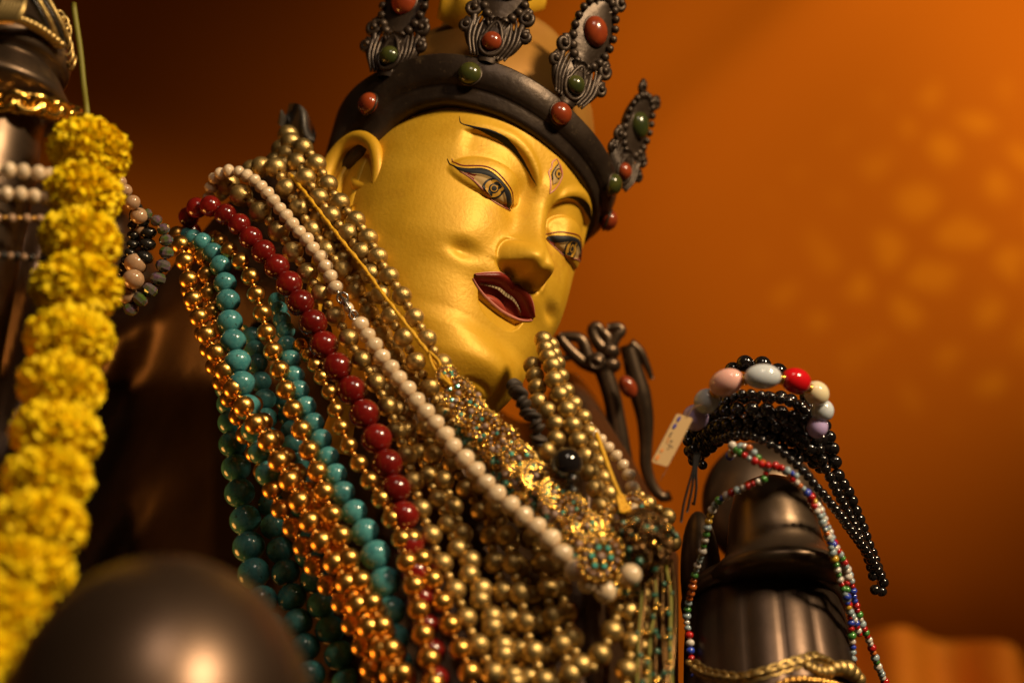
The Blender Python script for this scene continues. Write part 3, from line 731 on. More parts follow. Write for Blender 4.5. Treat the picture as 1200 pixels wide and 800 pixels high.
strand('cream pearl string hanging at the right side of the neck', [(690,500,8),(694,506,3),(700,511),(706,517),(712,523),(719,530),(725,537),(730,544),(735,552),(738,560),(740,569),(741,577),(741,586),(741,596),(741,610,6)], dpx=[14,16,18,19], dz=-10, big='pearl', gap=1.0, jit=.04)
strand('spaced matte gold beads behind the pearls at the right shoulder', [(742,575,8),(754,582,2),(762,592),(775,598),(784,612,3),(788,640,8)], dpx=[20.8,22.8,23.8], spx=11, dz=4, **A_)
# pearls, red, turquoise, bright gold
strand('long cream pearl string from the shoulder to the clasp and on down to the medallion', [(246,240,16),(245,230,10),(247,218,6),(253,207,3),(262,202),(272,200),(284,203),(294,209),(303,216),(312,225),(320,235),(328,245),(334,252),(342,262),(351,272),(360,282),(367,292),(376,302),(382,313),(388,326),(394,340,1)], dpx=[15,16,18,20], dz=-7, big='pearl', gap=.98, jit=.05)
strand('cream pearl string running from the clasp below the jewelled lace collar', [(422,380),(432,395),(441,409),(451,422),(461,435),(471,449),(484,465),(496,479),(508,494),(521,509),(533,526),(547,540),(561,556),(575,573),(591,586),(606,600),(624,613),(640,627),(654,642),(666,658),(679,672),(692,684),(706,692,1),(718,690,4)], dpx=[21,23,25,27,28], dz=-18, big='pearl', gap=.98, jit=.05)
strand('dark red stone bead necklace with the largest glossy beads', [(224,272,20),(221,258,12),(226,247,5),(236,241,1),(246,241),(261,249),(277,260),(291,275),(306,291),(319,306),(332,324),(347,347),(362,370),(376,397),(391,424),(408,451),(424,480),(438,507),(452,537),(462,570),(471,600),(480,636,2),(487,672,4),(495,714,5),(503,752,6),(508,785,6),(512,815,6)], dpx=[24,27,32,36,37,36,34,34], dz=-7, big='red', gap=.99)
def lk(i): return ('polished', None) if i % 2 == 0 else ('polished', 8)
P_ = dict(big='polished', small='polished', spx=6.5)
strand('shiny gold ball chain at the outer left edge of the beads', [(205,290,16),(207,275,8),(211,285,2),(216,300),(220,322),(225,345),(232,367),(241,390),(252,412),(264,437),(277,460),(292,487),(309,510),(324,536),(340,564),(352,590),(365,615),(380,640),(398,668),(415,700),(432,735),(450,770),(466,805)], dpx=[21.8,23.8,25.8,26.8,27.8], dz=-5, **P_)
strand('shiny gold ball chain pressed against the outer left chain on its right', [(222,280,8),(228,290,3),(238,302),(241,322),(244,345),(248,366),(257,390),(267,413),(275,435,2),(290,462,4),(306,490,5),(322,514,5),(338,540,5),(356,568,4),(372,596,4),(384,622,4),(398,648,3),(418,676,2),(436,706,1),(452,740),(468,775),(482,808)], dpx=[20.8,22.8,23.8,25.8,26.8], dz=-1, **P_)
strand('orange lit gold ball chain hanging lowest behind the outer left chain', [(222,340,12),(234,378,6),(246,415,4),(258,445,3),(272,472,2),(284,500,2),(297,527,2),(311,556,2),(326,590,2),(344,620,2),(361,650,2),(378,677,2),(398,704,2),(414,735,2),(430,770,2),(444,808,2)], dpx=[20.8,22.8,24.8,25.8], dz=6, **P_)
strand('shiny gold ball chain between the two turquoise columns', [(252,280,12),(261,287,4),(275,300),(286,312),(294,326),(300,345),(307,367),(312,389),(320,410),(327,431),(333,452),(342,477),(351,500),(361,524),(371,550),(380,577),(390,605),(401,632),(412,661),(427,688),(440,718),(453,750),(467,780),(478,810)], dpx=[20.8,22.8,24.8,26.8,27.8], dz=-6, **P_)
strand('shiny gold ball chain left of the dark red beads', [(352,405,10),(368,425,4),(381,450),(389,467),(395,485),(400,502),(408,520),(419,539),(430,557),(444,581),(458,605),(469,629),(476,657),(485,686),(491,714),(497,749),(505,782),(510,812)], dpx=[17.8,19.8,23.8,26.8,27.8], dz=-8, **P_)
strand('shiny gold ball chain hanging over the lower dark red beads', [(452,570,6),(466,600,2),(481,629),(497,659),(511,689),(523,719),(533,747),(547,776),(556,808)], dpx=[22.8,25.8,27.8], dz=-7, **P_)
strand('bright turquoise bead necklace at the left shoulder', [(214,280,12),(222,277,5),(236,284),(249,296),(259,311),(264,332),(267,354),(270,382),(276,411),(282,440),(289,470,3),(297,500,6),(306,530,8),(316,560,9)], dpx=[20,26,31,32,32,32], dz=-3, big='turquoise', gap=.99)
strand('turquoise bead necklace in the middle with the largest lower beads', [(324,352,12),(332,380,6),(337,405,4),(343,434,2),(351,462),(362,487),(374,509),(382,527),(390,549),(399,571),(412,595),(429,625),(443,659),(452,690,5),(458,722,8),(464,760,9),(470,800,9)], dpx=[20,26,27,27,32,39,37,32], dz=-1, big='turquoise', gap=.97)
strand('shadowed turquoise bead column hanging furthest left', [(266,455,8),(270,482,3),(272,512),(277,542),(281,572),(286,605),(291,637),(296,666),(303,695),(312,726),(322,760),(334,800)], dpx=[30,36,39,39,38], dz=34, big='turquoise', gap=1.0)
strand('shadowed turquoise bead column second from the left', [(292,380,8),(297,405,3),(302,432),(309,462),(312,490),(316,520),(318,552),(318,585),(321,617),(329,649),(337,682),(345,712),(353,745),(361,778),(368,810)], dpx=[24,28,32,36,38], dz=36, big='turquoise', gap=1.0)
strand('shadowed turquoise bead column third from the left, behind the gold chains', [(336,470,10),(342,505,4),(346,530),(352,560),(357,600),(360,632),(365,662),(372,692),(380,720),(390,750),(402,782),(412,815)], dpx=[26,32,36,38], dz=32, big='turquoise', gap=1.0)

strand('dull gold bead necklace lying deepest between the middle strands of the chest', [(440,405,12),(456,440,9),(470,472,8),(484,500,8),(497,530,7),(512,560,7),(526,590,6),(540,622,6),(552,655,5),(566,690,5),(580,722,5),(592,760,5),(600,808,5)], dpx=[23,24,27,29], spx=13, dz=4, **A_)
strand('dull gold bead necklace lying deep beside the pearl string in the lower chest', [(515,470,14),(534,505,12),(556,545,10),(574,580,9),(588,612,8),(602,645,7),(615,680,6),(628,715,6),(640,750,6),(650,808,6)], dpx=[23,25,27,29], spx=13, dz=4, **A_)
# ------------------------------------------------------------------ clasp, threads, seeds, guru bead
def along(px, n, dz=0.0, depth=None):
    P = []
    for p in px:
        d = (float(dep(p[0], p[1])) if depth is None else (depth if not callable(depth) else depth(p[0], p[1])))+dz*1e-3+(p[2]*1e-3 if len(p) > 2 else 0)
        P.append(tuple(at(p[0], p[1], d)))
    return [Vector(p) for p in crv(P, n)]
def cord_thing(name, label, cat, px, r, m, dz=0.0, n=60, depth=None, group=None, knot=None):
    q = MB(); q.tube(along(px, n, dz, depth), r, 8)
    if knot: 
        for c, R in knot: q.ball(at(*c), R, 10)
    return tag(q.build(name, m), label, cat, group)
t_ = thing('necklace_clasp', 'small silver clasp joining the two cream pearl strings', 'clasp', at(404, 352, .572))
q = MB(); c0 = along([(395, 341), (402, 350), (409, 361), (416, 372)], 12, -9)
q.torus(c0[3], .0022, .0005, M=frame(-FW, UP)); q.ball(c0[6], .0026, 14, M=frame(c0[7]-c0[5]), sq=(.9, .6, 1.7)); q.torus(c0[10], .0018, .0005, M=frame(-FW+RT*.6)); q.tube([c0[0], c0[3]], .0006, 6); q.tube([c0[8], c0[11]], .0006, 6)
q.build('clasp_body', M['silver'], t_)
q = MB(); q.ball(c0[7], .0021, 14, M=frame(c0[7]-c0[5]), sq=(1, 1, 1.2)); q.build('clasp_bead', M['pearl'], t_)
q = MB()
YT = along([(341, 206, 2), (362, 232, -8), (385, 262, -12), (402, 284, -16), (425, 312, -17), (446, 341, -19), (468, 370, -20), (486, 393, -20), (500, 411, -20), (512, 425, -20), (520, 437, -20)], 120)
YT2 = [p+RT*.0006*math.sin(i*.9)+UP*.0005*math.cos(i*.9) for i, p in enumerate(YT)]
q.tube(YT, .0007, 8); q.tube(YT2, .0005, 7)
for k in range(9):
    e = along([(503, 412), (510+random.uniform(-5, 5), 424), (520+random.uniform(-7, 7), 440), (526+random.uniform(-6, 9), 452)], 14, -20+random.uniform(-2, 2)); q.tube(e, .0006, 5)
tag(q.build('yellow_thread', M['yellow_thread']), 'long yellow thread stretched over the gold beads beside the cheek', 'thread')
q = MB()
q.tube(along([(699, 508, 0), (704, 522, -3), (712, 545, -5), (720, 566, -5), (727, 582, -4)], 40, -20), .0009, 8)
for k in range(7): q.tube(along([(724, 576), (727+random.uniform(-5, 5), 584), (731+random.uniform(-8, 8), 594), (734+random.uniform(-9, 9), 600)], 12, -24), .0006, 5)
tag(q.build('yellow_thread', M['yellow_thread']), 'short yellow thread knotted beside the right cream pearl string', 'thread')
t_ = thing('seed_strand', 'dark grey seed pod strand hanging under the chin', 'necklace', at(610, 462, .56))
q = MB(); SP = along([(603, 452, 4), (609, 464), (616, 477), (623, 489), (630, 501), (632, 516, 4)], 6, -18); q.tube(SP, .001, 6); q.build('cord', M['black_cord'], t_)
for i, p in enumerate(SP):
    q = MB(); ax = (SP[min(i+1, 5)]-SP[max(i-1, 0)])
    for sgn in (-1, 1):
        q.ball(p+frame(ax) @ Vector((0, .0003*sgn, .00115*sgn)), .0037, 14, M=frame(ax+RT*.4*(-1)**i*ax.length), sq=(1, .8+.15*(i % 2), .36))
    q.ball(p, .0021, 10, M=frame(ax), sq=(1, 1, 1.3))
    q.build('seed_pod', M['seedpod'], t_)
t_ = thing('guru_bead', 'large glossy black bead with a small black gourd below it, beside the gold prayer beads', 'bead', at(664, 545, .53))
q = MB(); q.ball(at(664, 543, .528), .0061, 36); q.build('bead', M['onyx'], t_)
for (x, y, r) in ((670, 560, 8), (668, 566, 6), (671, 574, 8)):
    q = MB(); q.ball(at(x, y, .525), r*.525/FPX, 18, M=frame(UP), sq=(1, 1, .7)); q.build('gourd_bead', M['onyx'], t_)
# withered leaf behind the shoulder
q = MB(); rows = []
for i in range(18):
    v = i/17; r = []
    for j in range(11):
        u = j/10*2-1; w = 22*math.sin(math.pi*min(1, .12+v*.88))**.7
        r.append(at(332+36*v+u*w*.62, 132+30*v-u*w*.55*(1-.3*v)+6*math.sin(u*4+v*5), .655+.006*math.sin(u*3+v*7)+.004*u*u))
    rows.append(r)
q.grid(rows); back_ = [[p+FW*.0012 for p in r] for r in rows]; q.grid(back_, flip=True)
tag(q.build('withered_leaf', M['leaf']), 'curled dark withered leaf behind the gold beads and the ear', 'leaf')
# end pearl under the medallion
q = MB(); q.ball(at(739, 673, .497), 13*.497/FPX, 30, sq=(1, .9, 1)); tag(q.build('loose_pearl', M['pearl']), 'single large cream pearl right of the round jewelled medallion', 'pearl')

# ------------------------------------------------------------------ jewelled lace collar
lace = thing('lace_collar', 'gold filigree lace necklace with aqua rhinestones and a round medallion', 'necklace', at(620, 550, .54))
CEN = [(524, 441), (537, 461), (552, 482), (569, 499), (589, 516), (608, 537), (628, 557), (649, 577), (669, 597), (688, 616), (704, 652), (722, 606), (741, 598)]
LDZ = -18
fil = MB(); 
for i, (x, y) in enumerate(CEN):
    big = i == 10; dz = LDZ-(12 if big else 2)
    d = float(dep(x, y))+dz*1e-3
    c = Vector(at(x, y, d)); R = (27 if big else (13 if i in (0,) else 18))*d/FPX
    n_ = (-FW*.9+RT*random.uniform(-.35, .45)+UP*random.uniform(-.2, .5)).normalized(); F = frame(n_, UP)
    q = MB(); w = R*.1
    def pl(a, r, h=0.0, c=c, F=F): return c+F @ Vector((math.cos(a)*r, math.sin(a)*r, h))
    q.torus(c, R*.97, w, M=F, n=36, k=6); q.torus(c, R*.62, w*.8, M=F, n=28, k=6)
    npet = 6 if big else random.choice([4, 5, 6]); jt = 0 if big else 1; tj = [(random.uniform(-.35, .35)*jt, random.uniform(-.16, .2)*jt, random.uniform(.75, 1.25) if jt else 1) for _ in range(8)]
    for k in range(npet):
        a = 2*math.pi*k/npet+.3*i+tj[k][0]
        q.torus(pl(a, R*(.47+tj[k][1])), R*.2, w*.8, M=F, n=14, k=5)
        q.torus(pl(a+.5, R*.8), R*.15, w*.7, M=F, n=12, k=5)
        for s in (-1, 1): q.ball(pl(a+s*.26, R*.80), w*1.5, 7)
    for k in range(18): q.ball(pl(2*math.pi*k/18, R*1.08), w*1.35, 7)
    med = q.build('medallion', M['filigree'], lace)
    for k in range(npet):
        if jt and random.random() < .25: continue
        a = 2*math.pi*k/npet+.3*i+tj[k][0]
        g = MB(); g.ball(pl(a, R*(.47+tj[k][1]), R*.06), R*(.125 if jt else .13)*tj[k][2], 10, M=F, sq=(1, 1, .65)); g.sm = [False]*len(g.f); g.build('rhinestone', M['rhinestone'], med)
    g = MB(); g.ball(pl(0, 0, R*.05), R*.2, 12, M=F, sq=(1, 1, .7)); g.build('center_stone', M['smoke_stone'], med)
    g = MB()
    for k in range(14): g.ball(pl(2*math.pi*k/14+.2, R*.8, R*.07), R*.11, 8)
    g = g.build('smoky_stone_ring', M['smoke_stone'], med)
# the beadwork between the medallions and the pearls: beyond counting
def spray(name, m, n, r0, r1, region, kinds=('ball',)):
    q = MB()
    for k in range(n):
        p = region(); r = random.uniform(r0, r1)
        if 'ring' in kinds and random.random() < .5: q.torus(p, r*1.5, r*.35, M=frame((random.uniform(-1, 1), -1, random.uniform(-1, 1))), n=10, k=5)
        else:
            q.ball(p, r, 8)
            if 'facet' in kinds: q.sm[-len(q.f):] = [False]*len(q.f)
    o = q.build(name, m, lace); o['kind'] = 'stuff'; return o
CP = crv([(530, 462), (552, 495), (585, 535), (622, 575), (660, 612), (700, 650)], 200)
def band_region(w0, w1, z0=-14, z1=-4):
    def f():
        k = random.randrange(200); w = random.uniform(w0, w1); x, y = CP[k]; x += -.62*w*1; y += .78*w
        return at(x, y, float(dep(x, y))+random.uniform(z0, z1)*1e-3)
    return f
spray('gilt_beadwork', M['filigree'], 330, .0005, .0011, band_region(-28, 16, -19, -7), ('ball', 'ring'))
spray('green_beadwork', M['seed_green2'], 150, .0007, .0014, band_region(-10, 22, -18, -7))
spray('smoky_beadwork', M['smoke_stone'], 170, .0008, .0016, band_region(-26, 10, -19, -8))
def tas(): 
    a = random.random()*6.28; r = random.random()**.5
    return at(722+24*r*math.cos(a), 690+16*r*math.sin(a)-6, float(dep(722, 680))+random.uniform(-22, -12)*1e-3)
spray('gilt_fringe', M['filigree'], 90, .0007, .0014, tas); spray('green_fringe', M['seed_green2'], 40, .0007, .0014, tas)
# dense dark sequin bunch behind the medallion
tf_ = thing('sequin_tassel', 'dense dark bunch of sequins and tiny beads right of the round medallion', 'tassel', at(752, 632, .52))
for nm, m, n, fl in (('sequins', 'dark_sequin', 420, True), ('gold_sequins', 'filigree', 130, True), ('green_sequins', 'seed_green2', 60, False)):
    q = MB()
    for k in range(n):
        a = random.random()*6.28; b = math.acos(random.uniform(-1, 1)); rr = random.uniform(.8, 1.02)
        dx = math.sin(b)*math.cos(a)*rr; dy = math.cos(b)*rr; dd = math.sin(b)*math.sin(a)*rr
        if nm != 'sequins' and random.random() < .35: dy = -abs(dy)*.9
        x = 752+(36 if dy > -.2 else 40)*dx; y = 634+(46 if dy > 0 else 32)*dy
        p = Vector(at(x, y, .521+.016*dd)); r = random.uniform(.0009, .0019)
        F = frame((random.uniform(-1, 1), random.uniform(-1.4, .2), random.uniform(-1, 1)))
        q.ball(p, r, 8, M=F, sq=(1, 1, .28 if fl else .9))
    o = q.build(nm, M[m], tf_); o['kind'] = 'stuff'
q = MB(); q.ball(at(752, 634, .523), .0112, 20, sq=(.95, .9, 1.15)); q.build('tassel_core', M['dark_sequin'], tf_)
for k in range(9):
    x0 = 752+k*4.5+random.uniform(-2, 2); q = MB()
    q.tube(along([(x0, 655+random.uniform(-6, 8), -4), (x0+random.uniform(-3, 6), 700, -2), (x0+random.uniform(-5, 8), 750, 0), (x0+random.uniform(-6, 8), 815, 2)], 30, -10), .0005+.0003*random.random(), 6); q.build('thread', M['dark_sequin'] if k % 3 else M['stem'], tf_)
    for j in range(5):
        y = 690+j*26+random.uniform(-9, 9); q = MB(); q.ball(at(x0+random.uniform(-6, 6), y, float(dep(760, y))-.012), random.uniform(.0007, .0013), 8); q.build('thread_bead', M['filigree' if (k+j) % 2 else 'seed_green2'], tf_)

# ------------------------------------------------------------------ trident staff ornament behind the shoulder
ST = .70
stf = thing('ritual_staff', 'blurred dark bronze ritual staff head with a coral cabochon behind the pearls', 'staff', at(735, 600, ST))
def sp(x, y, o=0.0): return at(x, y, ST+o)
def px(r): return r*ST/FPX
q = MB(); 
q.tube(crv([tuple(sp(*p)) for p in [(706, 430), (716, 460), (724, 500), (731, 540), (738, 580), (746, 640)]], 30), [px(11)]*30, 16); q.build('shaft', M['bronze'], stf)
q = MB()
q.tube(crv([tuple(sp(*p)) for p in [(735, 404), (742, 430), (750, 460), (756, 490), (757, 520), (757, 545), (764, 568), (776, 582), (786, 580)]], 40), np.interp(np.linspace(0, 1, 40), [0, .3, .6, 1], [px(9), px(13), px(8), px(6)]), 14)
q.tube(crv([tuple(sp(*p)) for p in [(738, 402), (750, 412), (758, 428), (764, 444)]], 20), np.interp(np.linspace(0, 1, 20), [0, 1], [px(7), px(3)]), 10)
q.build('side_prong', M['bronze'], stf)
q = MB()
q.ball(sp(699, 423, -.006), px(11), 20, sq=(1, .8, 1)); q.torus(sp(699, 423, -.012), px(8), px(2), M=frame(-FW)); q.ball(sp(714, 412), px(13), 20, sq=(1, 1, .8)); q.ball(sp(716, 428), px(12), 20, sq=(1, 1, .8))
q.build('knot', M['bronze'], stf)
q = MB()
for P, r in (([(700, 430), (684, 424), (668, 410), (657, 396), (656, 392)], (9, 6)), ([(690, 424), (686, 408), (680, 397), (668, 394), (656, 394)], (9, 5)), ([(708, 410), (698, 398), (694, 386), (700, 382), (708, 392)], (8, 5)), ([(716, 404), (722, 394), (728, 388), (724, 383), (712, 384)], (8, 5)), ([(712, 408), (712, 396), (706, 388)], (8, 6)), ([(672, 416), (660, 420), (650, 416)], (5, 3))):
    q.tube(crv([tuple(sp(*p)) for p in P], 24), np.linspace(px(r[0]), px(r[1]), 24), 12)
q.build('leaf_scrolls', M['bronze'], stf)
q = MB(); q.ball(sp(736, 453, -.012), px(12), 26, M=frame(-FW, UP*.85-RT*.5), sq=(.8, 1.18, .7)); q.build('cabochon', M['coral'], stf)

# ------------------------------------------------------------------ bronze vessel at the right with its beads
VD = .545
def v(x, y, o=0.0): return at(x, y, VD+o)
def vp(r): return r*VD/FPX
ves = thing('domed_vessel', 'dark bronze domed vessel with a ribbed bowl hung with black and coloured beads', 'vessel', v(905, 900, .03))
Fz = frame((0.03, .26, 1), (0, 1, 0)); vc = v(904, 812, .03)
def U_(l): return [(r*vp(1.13), h*vp(1.26)) for r, h in l]
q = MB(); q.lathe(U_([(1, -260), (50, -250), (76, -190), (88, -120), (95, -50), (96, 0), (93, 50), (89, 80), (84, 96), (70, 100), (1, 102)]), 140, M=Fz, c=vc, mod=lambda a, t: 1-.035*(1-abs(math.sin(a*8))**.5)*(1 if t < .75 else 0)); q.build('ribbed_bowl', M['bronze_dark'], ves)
q = MB(); q.lathe(U_([(66, 92), (89, 88), (93, 91), (94, 97), (90, 104), (82, 114), (72, 120), (60, 121)]), 90, M=Fz, c=vc); q.build('rim', M['bronze'], ves)
q = MB(); q.lathe([(r*vp(1), h*vp(1)) for r, h in [(1, -78), (70, -76), (84, -68), (86, -60), (78, -51), (66, -40), (61, -26), (58, -8), (54, 18), (46, 42), (34, 58), (18, 66), (6, 68.5), (.5, 69)]], 64, M=frame((-.02, .08, 1), (0, 1, 0)), c=v(906, 618, .047)); q.build('dome', M['bronze'], ves)
q = MB(); q.ball(v(893, 592, .15), vp(100), 40, sq=(.9, .6, 1.0)); q.build('inner_dome', M['bronze'], ves)
q = MB(); q.ball(v(822, 680, .07), vp(50), 36, sq=(.55, .6, 1.9)); q.build('side_panel', M['bronze'], ves)
def dome_d(x, y): return VD+.012+.03*(abs(x-900)/90)**2-.00006*(y-500)
KB = dict(name='bead_necklace', cat='necklace', cord=M['black_cord'], cord_r=.0004)
GB = 'bead strings looped over the bronze vessel'
BL = lambda lab, p, d, dz=0, **k: strand(lab, p, 'black', d, dz=dz, depth=dome_d, group=GB, gap=1.0, **{**KB, **k})
BL('small black bead string just under the pastel gem bracelet', [(832, 487, 10), (840, 478, 4), (849, 471), (863, 463), (878, 461), (893, 463), (908, 466), (922, 469), (938, 477), (951, 487, 4), (960, 500, 8)], [11, 12, 12])
BL('larger black bead string second row below the gem bracelet', [(812, 510, 10), (822, 496, 5), (834, 485, 2), (850, 480), (870, 479), (889, 479), (906, 481), (922, 486), (938, 492), (952, 502, 3), (964, 516, 7), (974, 534, 10)], [14, 18, 18, 15], dz=2)
BL('black bead string filling the shadow between the upper rows and the dome', [(808, 528, 12), (820, 514, 8), (836, 502, 4), (855, 496, 2), (878, 494, 1), (900, 497, 1), (920, 505, 1), (938, 516, 2), (954, 530, 4), (966, 546, 6)], [14, 16, 15], dz=4)
BL('black bead string low in the shadow directly above the dome', [(826, 530, 14), (842, 516, 9), (862, 508, 6), (882, 509, 5), (902, 516, 5), (922, 528, 5), (940, 542, 6)], [13, 14, 13], dz=7)
BL('black bead string running lowest across the dome and down its right side', [(838, 516, 6), (860, 509), (874, 509), (887, 513), (900, 519), (914, 528), (929, 540), (943, 554), (955, 568), (968, 583), (981, 599), (993, 615), (1006, 633), (1017, 648), (1025, 662), (1032, 675), (1036, 687), (1030, 695, 4), (1024, 688, 8)], [10, 11, 12, 12.5, 13], dz=-3)
BL('black bead string falling outermost on the right side of the vessel', [(949, 478, 6), (961, 488), (967, 500), (973, 514), (977, 530), (979, 545), (984, 562), (993, 574), (999, 588), (1005, 603), (1011, 618), (1017, 634), (1023, 650), (1030, 668), (1034, 684), (1030, 694, 5)], [15, 17, 15, 13, 13], dz=6)
BL('second black bead string just inside the outermost one', [(945, 494, 4), (953, 505), (958, 518), (963, 534), (968, 550), (976, 566), (985, 584), (994, 601), (1003, 618), (1010, 634), (1016, 650), (1021, 666), (1024, 680)], [13, 12, 12], dz=3)
BL('black bead bracelet peeking over the top behind the pastel gems', [(836, 470, 30), (846, 446, 26), (860, 433, 24), (879, 425, 22), (900, 430, 22), (920, 440, 24), (940, 455, 28), (950, 470, 30)], [18, 22, 18], dz=0, name='bead_bracelet', cat='bracelet')
BL('cluster of small black beads at the left end by the tag', [(818, 478, 6), (808, 494, 2), (803, 508), (808, 520, 1), (815, 534, 4), (824, 545, 8)], [11, 12, 11], dz=-2)
gseq = [('gem_lavender', 30, 1), ('gem_paleblue', 28, 1), ('gem_pink', 33, 1), ('gem_paleblue', 35, 1), ('gem_cherry', 33, 1), ('gem_cream', 29, 1), ('gem_paleblue', 28, 1), ('gem_lavender', 24, 1)]
gb = thing('gem_bracelet', 'pastel gem bracelet of pink, pale blue, red and cream stones', 'bracelet', v(895, 450), GB)
GP = [(815, 489, 6), (828, 470, 3), (851, 448, 0), (894, 441, -2), (933, 446, 0), (957, 461, 3), (964, 481, 8), (958, 500, 16)]; GR = [(15, 15), (15, 14), (20, 15), (20, 14), (18, 14.5), (15, 14), (13, 13), (13, 12)]
gpts = [Vector(at(x, y, VD-.002+.012*(abs(x-893)/70)**2+o*.4e-3)) for x, y, o in GP]
for i, (g, w, h_) in enumerate(gseq):
    ax = gpts[min(i+1, 7)]-gpts[max(i-1, 0)]; put(BM[g], 'gem', gpts[i], vp(GR[i][1])*1.06, ax, gb, rl=vp(GR[i][0])*1.08)
    if i < 7:
        m_ = (gpts[i]+gpts[i+1])/2; q = MB()
        F = frame(gpts[i+1]-gpts[i])
        for k in (-1, 0, 1): q.torus(m_+F @ Vector((0, 0, k*.0011)), .0017, .0006, M=F, n=12, k=6)
        q.build('spacer_ring', M['filigree'], gb)
q = MB(); q.tube(crv([tuple(p) for p in gpts], 50), .0004, 6); q.build('cord', M['cord'], gb)
# colourful seed bead strings
SEEDS = ['red', 'white', 'blue', 'green', 'yellow', 'clear', 'white', 'clear', 'orange', 'red', 'clear', 'white']
def rs(i): return ('seed_'+random.choice(SEEDS), random.choice([7.5, 8.5, 9.5, 11]))
def CL(lab, p, dz=0, sc=1.0):
    return strand(lab, p, 'seed_red', 9, dz=dz, depth=lambda x, y: VD-.004+.026*(abs(x-905)/90)**2, group=GB, gap=.98, seq=lambda i: (lambda k, w: (k, w*sc))(*rs(i)), cord=M['cord'], cord_r=.0003, name='seed_bead_string')
CL('multicoloured glass seed bead string curling down the left side of the vessel', [(855, 534, 10), (864, 526, 4), (876, 524), (888, 536), (897, 548), (896, 560), (884, 566), (867, 573), (852, 580), (841, 588), (834, 598), (830, 612), (826, 634), (821, 653), (815, 670), (811, 691), (806, 709), (805, 727), (808, 748), (810, 768), (813, 790), (816, 812)])
CL('multicoloured glass seed bead string on the right ending furthest out at the lower right', [(900, 548), (916, 549), (930, 562), (947, 578), (960, 595), (969, 613), (975, 630), (983, 648), (992, 664), (998, 684), (1002, 704), (1007, 722), (1014, 740), (1021, 756), (1027, 775), (1036, 797), (1044, 815)])
CL('multicoloured glass seed bead string on the right falling straight down inside its neighbour', [(950, 586, 3), (962, 606), (970, 628), (975, 645), (980, 662), (985, 680), (991, 698), (996, 718), (998, 740), (1000, 762), (999, 782), (1001, 812)], dz=-2)
CL('short red and clear seed bead string twisted between the two right ones', [(960, 600, 2), (968, 622), (978, 640), (988, 655), (994, 672), (992, 690), (994, 710), (1002, 728), (1008, 745, 2)], dz=-3)
CL('short seed bead string crossing the crest of the dome', [(858, 522, 6), (870, 532), (884, 540), (896, 545), (908, 546), (920, 550), (934, 558)], dz=-1)
for i_, (lab, dy, dz_, dp) in enumerate((('black bead string third row under the gem bracelet', 24, 3, 16), ('black bead string fourth row under the gem bracelet, thicker beads', 34, 6, 17), ('black bead string hidden deepest between the rows', 14, 10, 17), ('black bead string rising just behind the pastel gems', -10, 14, 17))):
    BL(lab, [(x+random.uniform(-3, 3), y+dy+random.uniform(-3, 3), 4+8*abs(x-890)/80) for x, y in [(814, 508), (828, 492), (845, 482), (866, 476), (890, 474), (912, 478), (932, 486), (950, 500), (962, 518)]], [dp-3, dp, dp-1], dz=dz_)
# price tag
TG = [v(793, 484, -.012), v(812, 490, -.010), v(786, 549, -.014), v(763, 541, -.016)]
tagt = thing('price_tag', 'small paper price tag with blue and orange print hanging by the black beads', 'tag', TG[0])
eu = (TG[1]-TG[0]); ev = (TG[3]-TG[0]); tn = eu.cross(ev).normalized()
if tn.dot(FW) > 0: tn = -tn
W_ = eu.length; H_ = ev.length; eu.normalize(); ev = (ev-eu*ev.dot(eu)).normalized() if False else ev.normalized()
def tp(u, w_, h=0): return TG[0]+eu*u*W_+ev*w_*H_+tn*h
q = MB(); out = []
for cx_, cy_, a0 in ((.14, .05, 180), (.86, .05, 270), (.86, .95, 0), (.14, .95, 90)):
    for k in range(6):
        a = math.radians(a0+k*18); out.append((cx_+.14*math.cos(a), cy_+.05*math.sin(a)))
q.add([tp(a, b, .0003) for a, b in out], [tuple(range(len(out)))], smooth=False); q.add([tp(a, b, -.0003) for a, b in out], [tuple(range(len(out)))[::-1]], smooth=False)
o = len(q.v)-2*len(out); nO = len(out); q.f += [(k, (k+1) % nO, nO+(k+1) % nO, nO+k) for k in range(nO)]; q.mi += [0]*nO; q.sm += [False]*nO
card = q.build('card', M['tag_card'], tagt)
q = MB()
for (cx_, cy_, ru, rv, mi) in ((.24, .09, .09, .055, 0), (.22, .24, .10, .055, 0), (.24, .38, .06, .025, 2), (.24, .44, .06, .018, 2), (.24, .50, .05, .016, 1), (.27, .56, .05, .014, 1), (.46, .52, .08, .016, 2), (.48, .60, .08, .014, 2), (.64, .62, .07, .014, 2), (.5, .67, .05, .014, 2), (.22, .74, .07, .035, 1), (.18, .89, .10, .055, 1)):
    P = [tp(cx_+ru*math.cos(a), cy_+rv*math.sin(a), .0006) for a in np.linspace(0, 6.283, 16, endpoint=False)]; q.add(P, [tuple(range(16))], mi, False)
q.build('print', [M['tag_blue'], M['tag_orange'], M['tag_grey']], tagt)
fc = bpy.data.curves.new('lettering', 'FONT'); fc.body = 'LOTUS GEM'; fc.size = .0036; fc.extrude = .00005
fo = bpy.data.objects.new('lettering', fc); COL.objects.link(fo)
Rm = Matrix((-ev, eu, tn)).transposed() if (-ev).cross(eu).dot(tn) > 0 else Matrix((ev, -eu, tn)).transposed()
bpy.context.view_layer.update()
me = bpy.data.meshes.new_from_object(fo); bpy.data.objects.remove(fo); me.materials.clear(); me.materials.append(M['tag_grey'])
lw = max(vv.co.x for vv in me.vertices); 
for vv in me.vertices: vv.co = Vector((vv.co.x/lw*H_*.52, vv.co.y, vv.co.z))
base_ = tp(.98, .76, .0007); mo_ = bpy.data.objects.new('lettering', me); COL.objects.link(mo_); mo_.rotation_euler = Rm.to_euler(); place(mo_, base_, tagt)
